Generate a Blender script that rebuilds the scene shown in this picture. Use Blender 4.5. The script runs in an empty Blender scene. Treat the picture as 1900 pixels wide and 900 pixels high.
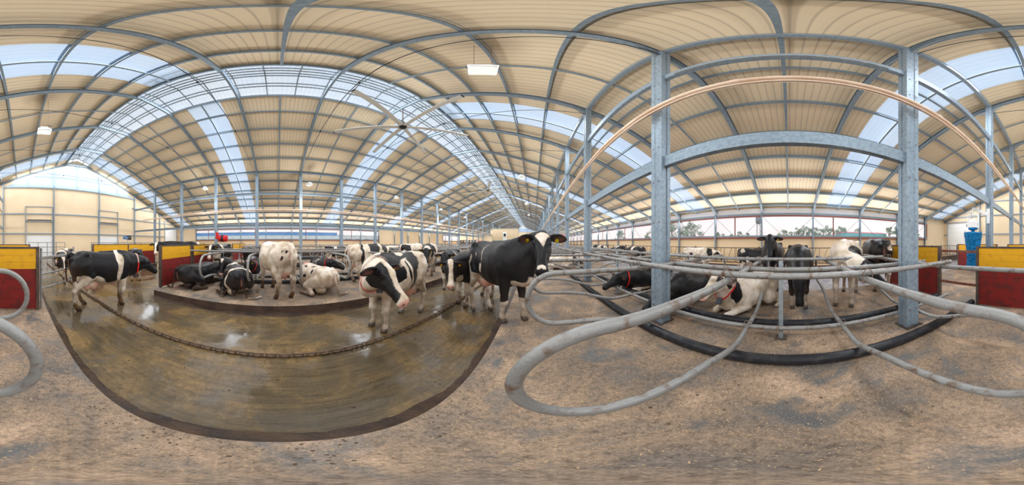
import bpy, bmesh, math, random
import numpy as np
from mathutils import Vector, Matrix
R = math.radians
sc = bpy.context.scene
col = sc.collection
random.seed(7)
# ------------------------------------------------------------------ camera, sky, exposure, area lights
PPD = 1900 / 360.0                  # pixels per degree of the full turn
CAM_H = 1.5
cd = bpy.data.cameras.new('camera'); cam = bpy.data.objects.new('camera', cd); col.objects.link(cam)
cam.location = (0, 0, CAM_H)
cam.rotation_euler = (R(90), 0, R(40 / PPD))      # +Y (long axis of the barn) falls on pixel column 990
cd.type = 'PANO'; cd.panorama_type = 'EQUIRECTANGULAR' if hasattr(cd, 'panorama_type') else None
try:
    cd.cycles.panorama_type = 'EQUIRECTANGULAR'
except Exception: pass
for tgt in (cd, getattr(cd, 'cycles', None)):
    try:
        tgt.latitude_min = R(-450 / PPD); tgt.latitude_max = R(450 / PPD)
        tgt.longitude_min = -math.pi; tgt.longitude_max = math.pi
    except Exception: pass
cd.clip_end = 1000; cd.clip_start = 0.02
sc.camera = cam
vs = sc.view_settings
vs.view_transform = 'Standard'; vs.look = 'None'; vs.gamma = 1; vs.use_curve_mapping = False
vs.exposure = 0.32
sc.render.engine = 'CYCLES'
cy = sc.cycles
cy.use_denoising = True
cy.max_bounces = 7; cy.diffuse_bounces = 4; cy.glossy_bounces = 3; cy.transmission_bounces = 4; cy.transparent_max_bounces = 12
cy.sample_clamp_indirect = 6
cy.caustics_reflective = False; cy.caustics_refractive = False

w = bpy.data.worlds.new('sky'); sc.world = w; w.use_nodes = True
nt = w.node_tree; nt.nodes.clear()
tc = nt.nodes.new('ShaderNodeTexCoord'); sx = nt.nodes.new('ShaderNodeSeparateXYZ')
cr = nt.nodes.new('ShaderNodeValToRGB'); nz = nt.nodes.new('ShaderNodeTexNoise')
bg = nt.nodes.new('ShaderNodeBackground'); wo = nt.nodes.new('ShaderNodeOutputWorld')
mx = nt.nodes.new('ShaderNodeMixRGB')
nt.links.new(tc.outputs['Generated'], sx.inputs[0]); nt.links.new(sx.outputs['Z'], cr.inputs[0])
cr.color_ramp.elements[0].position = 0.0; cr.color_ramp.elements[0].color = (0.93, 0.80, 0.78, 1)
cr.color_ramp.elements[1].position = 0.6; cr.color_ramp.elements[1].color = (0.80, 0.90, 1.05, 1)
e = cr.color_ramp.elements.new(0.16); e.color = (0.90, 0.86, 0.90, 1)
nz.inputs['Scale'].default_value = 3.0; nz.inputs['Detail'].default_value = 5
nt.links.new(tc.outputs['Generated'], nz.inputs['Vector'])
cr2 = nt.nodes.new('ShaderNodeValToRGB'); cr2.color_ramp.elements[0].position = .42; cr2.color_ramp.elements[1].position = .68
nt.links.new(nz.outputs[0], cr2.inputs[0]); nt.links.new(cr2.outputs[0], mx.inputs[0])
nt.links.new(cr.outputs[0], mx.inputs[1]); mx.inputs[2].default_value = (.97, .95, .95, 1)
nt.links.new(mx.outputs[0], bg.inputs[0]); bg.inputs[1].default_value = 1.0
nt.links.new(bg.outputs[0], wo.inputs[0])

# barn numbers ------------------------------------------------------------------
BAY = 3.9; Y0 = 2.07                      # frames stand at Y0 + k*BAY
YN = Y0 - 5 * BAY                         # near end wall  (-17.43)
YF = Y0 + 24 * BAY                        # far end wall   (95.67)
XR = -6.2; XRW = 12.5; XLW = -24.9        # ridge, right wall, left wall
ZR = 11.55; SL = 0.386                    # ridge height, slope
XC1 = 2.05; XC2 = -14.45                  # the two rows of columns
def roofz(x): return ZR - SL * abs(x - XR)
ZE = roofz(XRW)                           # eaves 4.33
ALLEY = -0.22
FR = [Y0 + k * BAY for k in range(-5, 25)]
STRIPS = [(Y0 - 1.5 * BAY + 11.7 * k) for k in range(-1, 9)]  # centres of skylight strips
STRIPS = [s for s in STRIPS if YN + 1 < s < YF - 1]
RW = 1.3                                  # half width of the ridge opening

def area(name, loc, rot, sx_, sy_, power, color=(1, 1, 1), glossy=False):
    l = bpy.data.lights.new(name, 'AREA'); l.shape = 'RECTANGLE'; l.size = sx_; l.size_y = sy_
    l.energy = power; l.color = color
    o = bpy.data.objects.new(name, l); col.objects.link(o); o.location = loc; o.rotation_euler = rot
    o.visible_camera = False; o.visible_glossy = glossy
    return o
SKYP = 1.0; ROOF_FILL_W = 150
# daylight through the long side openings, angled up into the roof, and through the ridge and roof sheets
for (x, s) in ((XRW - .25, 1), (XLW + .25, -1)):
    area('window_daylight', (x, (YN + YF) / 2, 2.9), (R(90 + 12), 0, R(90 * s)), YF - YN - 10, 1.6, 4200 * SKYP, (1, .97, .95))
area('ridge_daylight', (XR, (YN + YF) / 2, ZR - RW * SL - .1), (0, 0, 0), 2.2, YF - YN, 5000 * SKYP, (.9, .95, 1))
for s in STRIPS:
    for sd in (-1, 1):
        xm = XR + sd * 9.9
        area('rooflight_daylight', (xm, s, roofz(xm) - .18), (0, math.atan(SL) * sd, 0), 16, 1.7, 420 * SKYP, (.93, .96, 1), True)
area('gable_daylight', (XR, YN + .35, 9.1), (R(-90), 0, 0), 14, 2.4, 250 * SKYP, (.95, .97, 1))

# ------------------------------------------------------------------ helpers
def mat(name, base, rough=.6, metal=0., var=None, vscale=4., vmix=(.35, .65), bump=0., bscale=30., spec=.5, coord='Object', extra=None):
    m = bpy.data.materials.new(name); m.use_nodes = True
    n = m.node_tree.nodes; L = m.node_tree.links; b = n['Principled BSDF']
    b.inputs['Base Color'].default_value = (*base, 1); b.inputs['Roughness'].default_value = rough
    b.inputs['Metallic'].default_value = metal; b.inputs['Specular IOR Level'].default_value = spec
    t = n.new('ShaderNodeTexCoord')
    if var is not None:
        z = n.new('ShaderNodeTexNoise'); z.inputs['Scale'].default_value = vscale; z.inputs['Detail'].default_value = 6
        L.new(t.outputs[coord], z.inputs['Vector'])
        r = n.new('ShaderNodeValToRGB'); r.color_ramp.elements[0].position = vmix[0]; r.color_ramp.elements[1].position = vmix[1]
        r.color_ramp.elements[0].color = (*base, 1); r.color_ramp.elements[1].color = (*var, 1)
        L.new(z.outputs[0], r.inputs[0]); L.new(r.outputs[0], b.inputs['Base Color'])
    if bump:
        z2 = n.new('ShaderNodeTexNoise'); z2.inputs['Scale'].default_value = bscale; z2.inputs['Detail'].default_value = 5
        L.new(t.outputs[coord], z2.inputs['Vector'])
        bp = n.new('ShaderNodeBump'); bp.inputs['Strength'].default_value = bump; bp.inputs['Distance'].default_value = .02
        L.new(z2.outputs[0], bp.inputs['Height']); L.new(bp.outputs[0], b.inputs['Normal'])
    return m

def lin(r, g, b):
    f = lambda c: ((c / 255 + .055) / 1.055) ** 2.4 if c > 10 else c / 255 / 12.92
    return (f(r), f(g), f(b))

def tag(o, label=None, cat=None, group=None, kind=None):
    if label: o['label'] = label
    if cat: o['category'] = cat
    if group: o['group'] = group
    if kind: o['kind'] = kind
    return o

def empty(name, loc=(0, 0, 0), rz=0.):
    o = bpy.data.objects.new(name, None); col.objects.link(o); o.location = loc; o.rotation_euler = (0, 0, rz)
    o.empty_display_size = .1
    return o

class MB:
    def __init__(s): s.v = []; s.f = []; s.sm = []; s.mi = []
    def add(s, vs_, fs, smooth=False, mi=0):
        k = len(s.v); s.v += [tuple(p) for p in vs_]
        for f in fs: s.f.append(tuple(i + k for i in f)); s.sm.append(smooth); s.mi.append(mi)
        return s
    def box(s, x0, x1, y0, y1, z0, z1, M=None, mi=0):
        vs_ = [(x, y, z) for x in (x0, x1) for y in (y0, y1) for z in (z0, z1)]
        if M is not None: vs_ = [tuple(M @ Vector(p)) for p in vs_]
        return s.add(vs_, [(0, 1, 3, 2), (4, 6, 7, 5), (0, 4, 5, 1), (2, 3, 7, 6), (0, 2, 6, 4), (1, 5, 7, 3)], mi=mi)
    def beam(s, p, q, prof, up=(0, 0, 1), mi=0, caps=True):
        """sweep a closed 2-D profile [(side, up)] from p to q"""
        p = Vector(p); q = Vector(q); d = (q - p).normalized(); u = Vector(up); sd = d.cross(u)
        if sd.length < 1e-4: sd = d.cross(Vector((0, 1, 0)))
        sd.normalize(); u = sd.cross(d).normalized(); n = len(prof)
        vs_ = [tuple(c + sd * a + u * b) for c in (p, q) for a, b in prof]
        fs = [(i, (i + 1) % n, (i + 1) % n + n, i + n) for i in range(n)]
        if caps: fs += [tuple(range(n))[::-1], tuple(range(n, 2 * n))]
        return s.add(vs_, fs, mi=mi)
    def tube(s, pts, r, seg=8, closed=False, mi=0):
        pts = [Vector(p) for p in pts]; n = len(pts)
        rr = r if isinstance(r, (list, tuple)) else [r] * n
        vs_ = []; prev = None
        for i, p in enumerate(pts):
            a = pts[(i - 1) % n] if (closed or i > 0) else p
            b = pts[(i + 1) % n] if (closed or i < n - 1) else p
            d = (b - a).normalized()
            if prev is None:
                u = d.orthogonal().normalized()
            else:
                u = (prev - d * prev.dot(d)).normalized()
            prev = u; sd = d.cross(u)
            for k in range(seg):
                t = 2 * math.pi * k / seg
                vs_.append(tuple(p + (u * math.cos(t) + sd * math.sin(t)) * rr[i]))
        fs = []
        m = n if closed else n - 1
        for i in range(m):
            j = (i + 1) % n
            for k in range(seg):
                l = (k + 1) % seg
                fs.append((i * seg + k, i * seg + l, j * seg + l, j * seg + k))
        s.add(vs_, fs, True, mi)
        if not closed:
            s.add(vs_[:seg], [tuple(range(seg))[::-1]], False, mi); s.add(vs_[-seg:], [tuple(range(seg))], False, mi)
        return s
    def lathe(s, prof, seg=16, c=(0, 0, 0), mi=0):
        vs_ = []; n = len(prof)
        for r_, z in prof:
            for k in range(seg):
                t = 2 * math.pi * k / seg
                vs_.append((c[0] + r_ * math.cos(t), c[1] + r_ * math.sin(t), c[2] + z))
        fs = [(i * seg + k, i * seg + (k + 1) % seg, (i + 1) * seg + (k + 1) % seg, (i + 1) * seg + k) for i in range(n - 1) for k in range(seg)]
        fs += [tuple(range(seg))[::-1], tuple((n - 1) * seg + k for k in range(seg))]
        return s.add(vs_, fs, True, mi)
    def build(s, name, m, parent=None, **tg):
        me = bpy.data.meshes.new(name); me.from_pydata(s.v, [], s.f)
        for mm in (m if isinstance(m, (list, tuple)) else [m]): me.materials.append(mm)
        me.polygons.foreach_set('use_smooth', s.sm); me.polygons.foreach_set('material_index', s.mi); me.update()
        o = bpy.data.objects.new(name, me); col.objects.link(o)
        if parent is not None: o.parent = parent
        return tag(o, **tg)

def CPROF(h, w_, t=.006, lip=.02):     # C section, height h along 'up', width w_
    a = h / 2
    return [(0, -a), (w_, -a), (w_, -a + lip), (w_ - t, -a + lip), (w_ - t, -a + t), (t, -a + t), (t, a - t), (w_ - t, a - t), (w_ - t, a - lip), (w_, a - lip), (w_, a), (0, a)]
def RECT(w_, h): return [(-w_ / 2, -h / 2), (w_ / 2, -h / 2), (w_ / 2, h / 2), (-w_ / 2, h / 2)]

def copy_tree(o, parent=None):
    c = o.copy(); col.objects.link(c)
    if parent is not None: c.parent = parent
    for ch in list(o.children):
        copy_tree(ch, c)
    return c

_one = ['', 'first', 'second', 'third', 'fourth', 'fifth', 'sixth', 'seventh', 'eighth', 'ninth', 'tenth', 'eleventh', 'twelfth', 'thirteenth', 'fourteenth', 'fifteenth', 'sixteenth', 'seventeenth', 'eighteenth', 'nineteenth']
_ten = ['', '', 'twent', 'thirt', 'fort', 'fift', 'sixt', 'sevent']
def nth(n):
    if n < 20: return _one[n]
    return _ten[n // 10] + ('ieth' if n % 10 == 0 else 'y-' + _one[n % 10])

def A(px, py, z=0.):
    """ground point of the place seen at a pixel of the photograph, for a surface at height z"""
    az = R((px - 990) / PPD); p = R((py - 450) / PPD); d = (CAM_H - z) / math.tan(p)
    return (d * math.sin(az), d * math.cos(az))

# ------------------------------------------------------------------ materials
GALV = mat('galvanized_steel', lin(150, 165, 175), .42, .55, lin(190, 200, 207), 9., (.3, .7), spec=.5)
GALVD = mat('galvanized_weathered', lin(128, 146, 162), .42, .3, lin(158, 176, 190), 16., (.3, .7))
PIPE = mat('stall_pipe_steel', lin(152, 153, 152), .4, .3, lin(116, 92, 74), 14., (.52, .72), bump=.2, bscale=60)
RUST = mat('rusty_clamp', lin(120, 84, 66), .7, .3, lin(150, 135, 125), 20.)
CREAM = mat('cream_panel', lin(234, 212, 180), .55, 0, lin(226, 204, 168), .7, (.3, .7))
WHITE = mat('white_paint', lin(238, 240, 240), .45)
YEL = mat('yellow_board', lin(226, 168, 26), .6, 0, lin(196, 140, 40), 6., (.52, .75), bump=.3, bscale=40)
REDB = mat('red_board', lin(130, 32, 30), .6, 0, lin(88, 36, 34), 5., (.45, .7), bump=.3, bscale=40)
DARKST = mat('dark_steel', lin(84, 80, 80), .5, .5, lin(120, 100, 88), 10.)
BROWNST = mat('brown_steel', lin(110, 62, 50), .6, .2, lin(140, 96, 80), 12.)
REDST = mat('red_purlin', lin(150, 92, 84), .55, .1)
BLACKP = mat('black_plastic', lin(30, 32, 38), .35, 0, lin(64, 62, 62), 9., (.5, .75))
PINKPVC = mat('beige_pvc', lin(228, 206, 186), .4, 0, lin(214, 186, 162), 3.)
CHAIN = mat('chain_steel', lin(104, 88, 78), .55, .4, lin(128, 104, 82), 14., bump=.3, bscale=60)
TRANS = mat('lamp_glass', lin(235, 238, 235), .2)

def sheet_mat(name, base, wave, translucent=0., transp=0., tcol=(1, 1, 1), strength=.5, dk=.84):
    """corrugated sheeting: ribs run down the slope, i.e. the wave goes along Y (or along X for end walls)"""
    m = bpy.data.materials.new(name); m.use_nodes = True
    n = m.node_tree.nodes; L = m.node_tree.links; b = n['Principled BSDF']; out = n['Material Output']
    b.inputs['Base Color'].default_value = (*base, 1); b.inputs['Roughness'].default_value = .5
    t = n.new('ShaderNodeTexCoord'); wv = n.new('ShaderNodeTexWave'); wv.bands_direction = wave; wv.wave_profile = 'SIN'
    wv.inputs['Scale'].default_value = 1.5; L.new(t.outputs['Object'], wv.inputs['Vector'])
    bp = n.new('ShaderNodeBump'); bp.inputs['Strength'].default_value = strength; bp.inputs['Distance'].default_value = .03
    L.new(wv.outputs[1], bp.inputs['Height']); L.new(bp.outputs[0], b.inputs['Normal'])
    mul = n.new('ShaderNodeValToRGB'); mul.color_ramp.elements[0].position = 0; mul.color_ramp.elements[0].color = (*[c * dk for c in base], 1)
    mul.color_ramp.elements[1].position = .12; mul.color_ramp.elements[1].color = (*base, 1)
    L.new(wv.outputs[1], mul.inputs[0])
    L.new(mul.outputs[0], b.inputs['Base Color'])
    last = b.outputs[0]
    if translucent:
        tr = n.new('ShaderNodeBsdfTranslucent'); tr.inputs[0].default_value = (*tcol, 1)
        ms = n.new('ShaderNodeMixShader'); ms.inputs[0].default_value = translucent
        L.new(last, ms.inputs[1]); L.new(tr.outputs[0], ms.inputs[2]); last = ms.outputs[0]
    if transp:
        tr = n.new('ShaderNodeBsdfTransparent'); tr.inputs[0].default_value = (*tcol, 1)
        ms = n.new('ShaderNodeMixShader'); ms.inputs[0].default_value = transp
        L.new(last, ms.inputs[1]); L.new(tr.outputs[0], ms.inputs[2]); last = ms.outputs[0]
    L.new(last, out.inputs[0])
    return m
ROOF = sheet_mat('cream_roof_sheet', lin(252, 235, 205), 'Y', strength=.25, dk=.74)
SKYL = sheet_mat('clear_roof_sheet', lin(225, 232, 240), 'Y', .45, .6, lin(240, 248, 255))
GABLE = sheet_mat('clear_gable_sheet', lin(225, 232, 240), 'X', .4, .75, lin(225, 240, 255))
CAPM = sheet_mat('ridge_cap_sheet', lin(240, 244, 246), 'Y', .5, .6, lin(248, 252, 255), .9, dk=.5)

def glass_mat(name, col_, k):
    m = bpy.data.materials.new(name); m.use_nodes = True; n = m.node_tree.nodes; L = m.node_tree.links
    b = n['Principled BSDF']; b.inputs['Roughness'].default_value = .08; b.inputs['Base Color'].default_value = (*col_, 1)
    tr = n.new('ShaderNodeBsdfTransparent'); tr.inputs[0].default_value = (1, 1, 1, 1)
    ms = n.new('ShaderNodeMixShader'); ms.inputs[0].default_value = k
    L.new(b.outputs[0], ms.inputs[1]); L.new(tr.outputs[0], ms.inputs[2]); L.new(ms.outputs[0], n['Material Output'].inputs[0])
    return m
PANE = glass_mat('window_film', (.8, .8, .82), .88)
FILM = glass_mat('white_curtain', (.9, .88, .9), .35)

def floor_mat(name, cols, wet, scales, chips=0., streak=0.):
    """dirty ground: cols = (dark, mid, light); wet = (noise scale, ramp lo, ramp hi, rough dry, rough wet, wet colour)"""
    m = bpy.data.materials.new(name); m.use_nodes = True; n = m.node_tree.nodes; L = m.node_tree.links; b = n['Principled BSDF']
    t = n.new('ShaderNodeTexCoord')
    def noise(s, d=8, r=.6, dist=0.):
        z = n.new('ShaderNodeTexNoise'); z.inputs['Scale'].default_value = s; z.inputs['Detail'].default_value = d
        z.inputs['Roughness'].default_value = r; z.inputs['Distortion'].default_value = dist
        L.new(t.outputs['Object'], z.inputs['Vector']); return z.outputs[0]
    def ramp(src, pts):
        r = n.new('ShaderNodeValToRGB'); cr_ = r.color_ramp
        cr_.elements[0].position = pts[0][0]; cr_.elements[0].color = (*pts[0][1], 1)
        cr_.elements[1].position = pts[-1][0]; cr_.elements[1].color = (*pts[-1][1], 1)
        for p, c in pts[1:-1]:
            e_ = cr_.elements.new(p); e_.color = (*c, 1)
        L.new(src, r.inputs[0]); return r.outputs[0]
    def mix(f, a, c, mode='MIX'):
        x = n.new('ShaderNodeMixRGB'); x.blend_type = mode
        for i, v in ((0, f), (1, a), (2, c)):
            if isinstance(v, (int, float)): x.inputs[i].default_value = v
            elif isinstance(v, tuple): x.inputs[i].default_value = (*v, 1)
            else: L.new(v, x.inputs[i])
        return x.outputs[0]
    big = noise(scales[0], 6, .62, .6)
    c = ramp(big, [(.30, cols[0]), (.50, cols[1]), (.66, cols[2])])
    fine = noise(scales[1], 8, .75)
    f2 = ramp(fine, [(.33, (.45, .43, .42)), (.5, (1, 1, 1)), (.68, (1.35, 1.3, 1.25))])
    c = mix(1.0, c, f2, 'MULTIPLY')
    wn = noise(wet[0], 6, .6, .8)
    g = ramp(wn, [(wet[1], (0, 0, 0)), (wet[2], (1, 1, 1))])
    c = mix(g, c, wet[5])
    if streak:      # scraped lines along the alley
        mp = n.new('ShaderNodeMapping'); mp.inputs['Scale'].default_value = (9, .7, 1); L.new(t.outputs['Object'], mp.inputs['Vector'])
        zs_ = n.new('ShaderNodeTexNoise'); zs_.inputs['Scale'].default_value = 3; zs_.inputs['Detail'].default_value = 8; zs_.inputs['Roughness'].default_value = .7
        L.new(mp.outputs[0], zs_.inputs['Vector'])
        c = mix(streak, c, ramp(zs_.outputs[0], [(.34, (.25, .24, .24)), (.5, (.95, .95, .95)), (.66, (1.7, 1.6, 1.4))]), 'MULTIPLY')
    grain = ramp(noise(75, 6, .8), [(.36, (.5, .48, .46)), (.5, (1, 1, 1)), (.64, (1.55, 1.45, 1.3))])
    c = mix(.8 if not streak else .45, c, grain, 'MULTIPLY')
    spots = ramp(noise(5.5, 8, .75, .4), [(.57, (0, 0, 0)), (.66, (1, 1, 1))])
    c = mix(mix(1.0, spots, (.55,) * 3, 'MULTIPLY'), c, cols[0] if streak else lin(74, 62, 52))
    if chips:
        v = n.new('ShaderNodeTexVoronoi'); v.inputs['Scale'].default_value = 70; L.new(t.outputs['Object'], v.inputs['Vector'])
        ck = ramp(v.outputs['Distance'], [(.10, (1, 1, 1)), (.2, (0, 0, 0))])
        sel = ramp(noise(12, 4), [(.46, (0, 0, 0)), (.6, (1, 1, 1))])
        k = mix(1.0, ck, sel, 'MULTIPLY')
        k2 = mix(1.0, k, (chips,) * 3, 'MULTIPLY')
        c = mix(k2, c, lin(215, 190, 150))
    L.new(c, b.inputs['Base Color'])
    rr = ramp(wn, [(wet[1], (wet[3],) * 3), (wet[2], (wet[4],) * 3)])
    L.new(rr, b.inputs['Roughness'])
    bp = n.new('ShaderNodeBump'); bp.inputs['Strength'].default_value = .5; bp.inputs['Distance'].default_value = .03
    hh = mix(.5, noise(scales[1] * .6, 8, .7), noise(scales[0] * 4, 5))
    flat = mix(g, hh, (.5, .5, .5))
    L.new(flat, bp.inputs['Height']); L.new(bp.outputs[0], b.inputs['Normal'])
    return m
BED = floor_mat('sandy_bedding', (lin(98, 94, 92), lin(140, 122, 104), lin(176, 152, 130)), (1.9, .52, .66, .85, .4, lin(94, 94, 94)), (1.3, 22.), .5)
MUCK = floor_mat('wet_manure_floor', (lin(86, 84, 82), lin(112, 92, 60), lin(130, 106, 68)), (.9, .42, .58, .34, .10, lin(84, 74, 58)), (1.1, 16.), .15, .42)  # grey first tone paints blue-grey sheen into the manure colour
WETC = floor_mat('wet_concrete', (lin(120, 122, 130), lin(150, 148, 150), lin(170, 160, 150)), (1.2, .42, .6, .5, .08, lin(150, 152, 165)), (1.2, 14.))  # bluish wet tone paints the light reflection into the colour
CURB = mat('dirty_curb', lin(92, 72, 62), .6, 0, lin(62, 50, 44), 3., bump=.6, bscale=25)
FEEDM = mat('feed_floor', lin(175, 150, 118), .85, 0, lin(150, 122, 88), 3., bump=.5, bscale=20)
GRASS = mat('outside_ground', lin(105, 120, 80), .9, 0, lin(130, 135, 105), .3)
# ------------------------------------------------------------------ ground and floors
mb = MB().box(-220, 220, -220, 260, -.8, -.5); mb.build('ground', GRASS, kind='structure')
mb = MB().box(XLW, XRW, YN, YF, -.5, ALLEY); mb.build('floor', MUCK, kind='structure')
def platform(name, x0, x1, y0, y1, m=BED, z1=0.):
    o = MB().box(x0, x1, y0, y1, ALLEY - .02, z1).build(name, [m, CURB], kind='structure')
    o.data.polygons.foreach_set('material_index', [1, 1, 1, 1, 1, 0]); 
    # box faces: -x, +x, -y, +y, -z, +z
    return o
PXL0, PXL1 = -.54, 4.95
platform('floor_right_bed', PXL0, PXL1, YN, YF)
platform('floor_centre_bed', -8.76, -3.64, -3.45, YF)
platform('floor_centre_near_bed', -8.76, -3.64, YN, -8.0)
platform('floor_left_bed', -17.3, -11.9, -3.45, YF)
MB().box(PXL1, 8.35, YN, YF, ALLEY - .02, ALLEY + .004).build('floor_right_alley', WETC, kind='structure')
MB().box(8.6, XRW, YN, YF, ALLEY - .02, .02).build('floor_feed_passage', FEEDM, kind='structure')
MB().box(XLW, -20.9, YN, YF, ALLEY - .02, .02).build('floor_left_feed_passage', FEEDM, kind='structure')
MB().box(8.35, 8.6, YN, YF, ALLEY - .02, .28).build('trim_1', CURB, kind='structure')
MB().box(-20.9, -20.65, YN, YF, ALLEY - .02, .28).build('trim_2', CURB, kind='structure')

# ------------------------------------------------------------------ roof sheets, skylight strips, ridge
def roof_piece(name, m, sd, xa, xb, ya, yb, up=.0, th=.05, **t):
    # xa, xb : distances from the ridge
    x0 = XR + sd * xa; x1 = XR + sd * xb; z0 = ZR - SL * xa + up; z1 = ZR - SL * xb + up
    vs_ = [(x0, ya, z0), (x1, ya, z1), (x1, yb, z1), (x0, yb, z0)]
    vs_ += [(x, y, z + th) for x, y, z in vs_]
    return MB().add(vs_, [(0, 1, 2, 3), (7, 6, 5, 4), (0, 4, 5, 1), (1, 5, 6, 2), (2, 6, 7, 3), (3, 7, 4, 0)]).build(name, m, **t)
XE = XRW - XR + .1
edges = [YN]
for s in STRIPS: edges += [s - .95, s + .95]
edges.append(YF)
k = 0; kw = 10
for sd in (-1, 1):
    for i in range(len(edges) - 1):
        if i % 2 == 0:
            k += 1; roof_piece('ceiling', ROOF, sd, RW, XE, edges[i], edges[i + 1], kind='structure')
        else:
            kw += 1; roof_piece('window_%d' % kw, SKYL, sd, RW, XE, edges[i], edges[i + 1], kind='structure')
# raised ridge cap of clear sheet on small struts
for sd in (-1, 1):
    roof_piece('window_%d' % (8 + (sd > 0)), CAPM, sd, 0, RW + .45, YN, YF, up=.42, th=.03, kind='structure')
ridge = empty('ridge_vent', (XR, 0, ZR)); tag(ridge, 'open ridge vent with pale steel struts along the top of the roof', 'vent')
m1 = MB(); parts = []
for sd in (-1, 1):
    for a, zz in ((RW, -.02), (RW + .3, .36), (.65, .36), (.1, .36), (.65, -.0)):
        m1.beam((sd * a, YN, -SL * a + zz), (sd * a, YF, -SL * a + zz), RECT(.07, .05))
y = YN + .05; q = 0
while y < YF:
    m2 = MB()
    for sd in (-1, 1):
        m2.beam((sd * RW, y, -SL * RW), (sd * (RW + .25), y, -SL * RW + .3), RECT(.05, .05), up=(0, 1, 0))
        m2.beam((0, y, .38), (sd * (RW + .4), y, .38 - SL * (RW + .4)), RECT(.05, .06))
    m2.build('strut', GALV, ridge)
    if q % 3 == 0: MB().beam((-RW, y, -SL * RW), (RW, y, -SL * RW), RECT(.05, .08)).build('cross_tie', GALV, ridge)
    y += 1.3; q += 1
m1.build('rail', GALV, ridge)

# ------------------------------------------------------------------ purlins
PO = [1.3, 2.45, 3.85, 5.25, 6.7, 8.1, 9.55, 11.0, 12.5, 13.95, 15.4, 16.9, 18.3]
for sd in (-1, 1):
    for i, a in enumerate(PO):
        x = XR + sd * a; z = roofz(x) - .10
        if i == 5: continue
        MB().beam((x, YN, z), (x, YF, z), CPROF(.20, .085), up=(sd * SL, 0, 1)).build('roof_purlin', GALVD,
            label='galvanized roof purlin on the %s slope, %s down from the ridge' % ('right' if sd > 0 else 'left', nth(i + 1)),
            cat='purlin', group='roof purlins')

# ------------------------------------------------------------------ frames: columns, rafters, wall posts
def col_mesh(h):
    m = MB(); X, Y = .11, .13
    q = [(-X, -Y), (-.03, -Y), (-.03, -Y + .015), (.03, -Y + .015), (.03, -Y), (X, -Y), (X, -.05), (X - .014, -.04), (X - .014, .04), (X, .05),
         (X, Y), (.03, Y), (.03, Y - .015), (-.03, Y - .015), (-.03, Y), (-X, Y), (-X, .05), (-X + .014, .04), (-X + .014, -.04), (-X, -.05)]
    m.beam((0, 0, 0), (0, 0, h), [(a_, b_) for a_, b_ in q], up=(0, 1, 0))
    return m
def bolts(h):
    m = MB()
    z = .35
    while z < h:
        for sx_ in (-1, 1):
            for sy_ in (-.07, .07):
                m.box(sx_ * .112 - .006, sx_ * .112 + .006, sy_ - .012, sy_ + .012, z - .012, z + .012)
        z += .75
    return m
HC = roofz(XC1) - .22
protoc = None
for r_, (xc, nm) in enumerate(((XC1, 'right'), (XC2, 'left'))):
    for i, y in enumerate(FR[1:-1]):
        if protoc is None:
            protoc = empty('steel_column', (xc, y, 0))
            col_mesh(HC).build('post', GALVD, protoc); bolts(HC).build('bolts', RUST, protoc)
            MB().box(-.17, .17, -.17, .17, 0, .015).build('base_plate', DARKST, protoc)
            m = MB()
            for s_ in (-1, 1):   # gusset plates under the rafter
                m.add([(0, -.01, HC - .02), (s_ * .95, -.01, HC - .02 - s_ * SL * .95 * 1), (s_ * .95, -.01, HC + .1 - s_ * SL * .95), (0, -.01, HC + .1), (0, -.01, HC - .55),
                       (0, .01, HC - .02), (s_ * .95, .01, HC - .02 - s_ * SL * .95), (s_ * .95, .01, HC + .1 - s_ * SL * .95), (0, .01, HC + .1), (0, .01, HC - .55)],
                      [(4, 1, 2, 3), (9, 8, 7, 6), (4, 9, 6, 1)])
            m.build('gusset_plate', GALV, protoc); o = protoc
        else:
            o = copy_tree(protoc)
        o.location = (xc, y, 0); o.rotation_euler = (0, 0, 0 if r_ == 0 else math.pi)
        tag(o, 'tall double-channel steel column in the %s row, %s from the near end wall' % (nm, nth(i + 1)), 'column', 'steel columns of the %s row' % nm)

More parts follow.
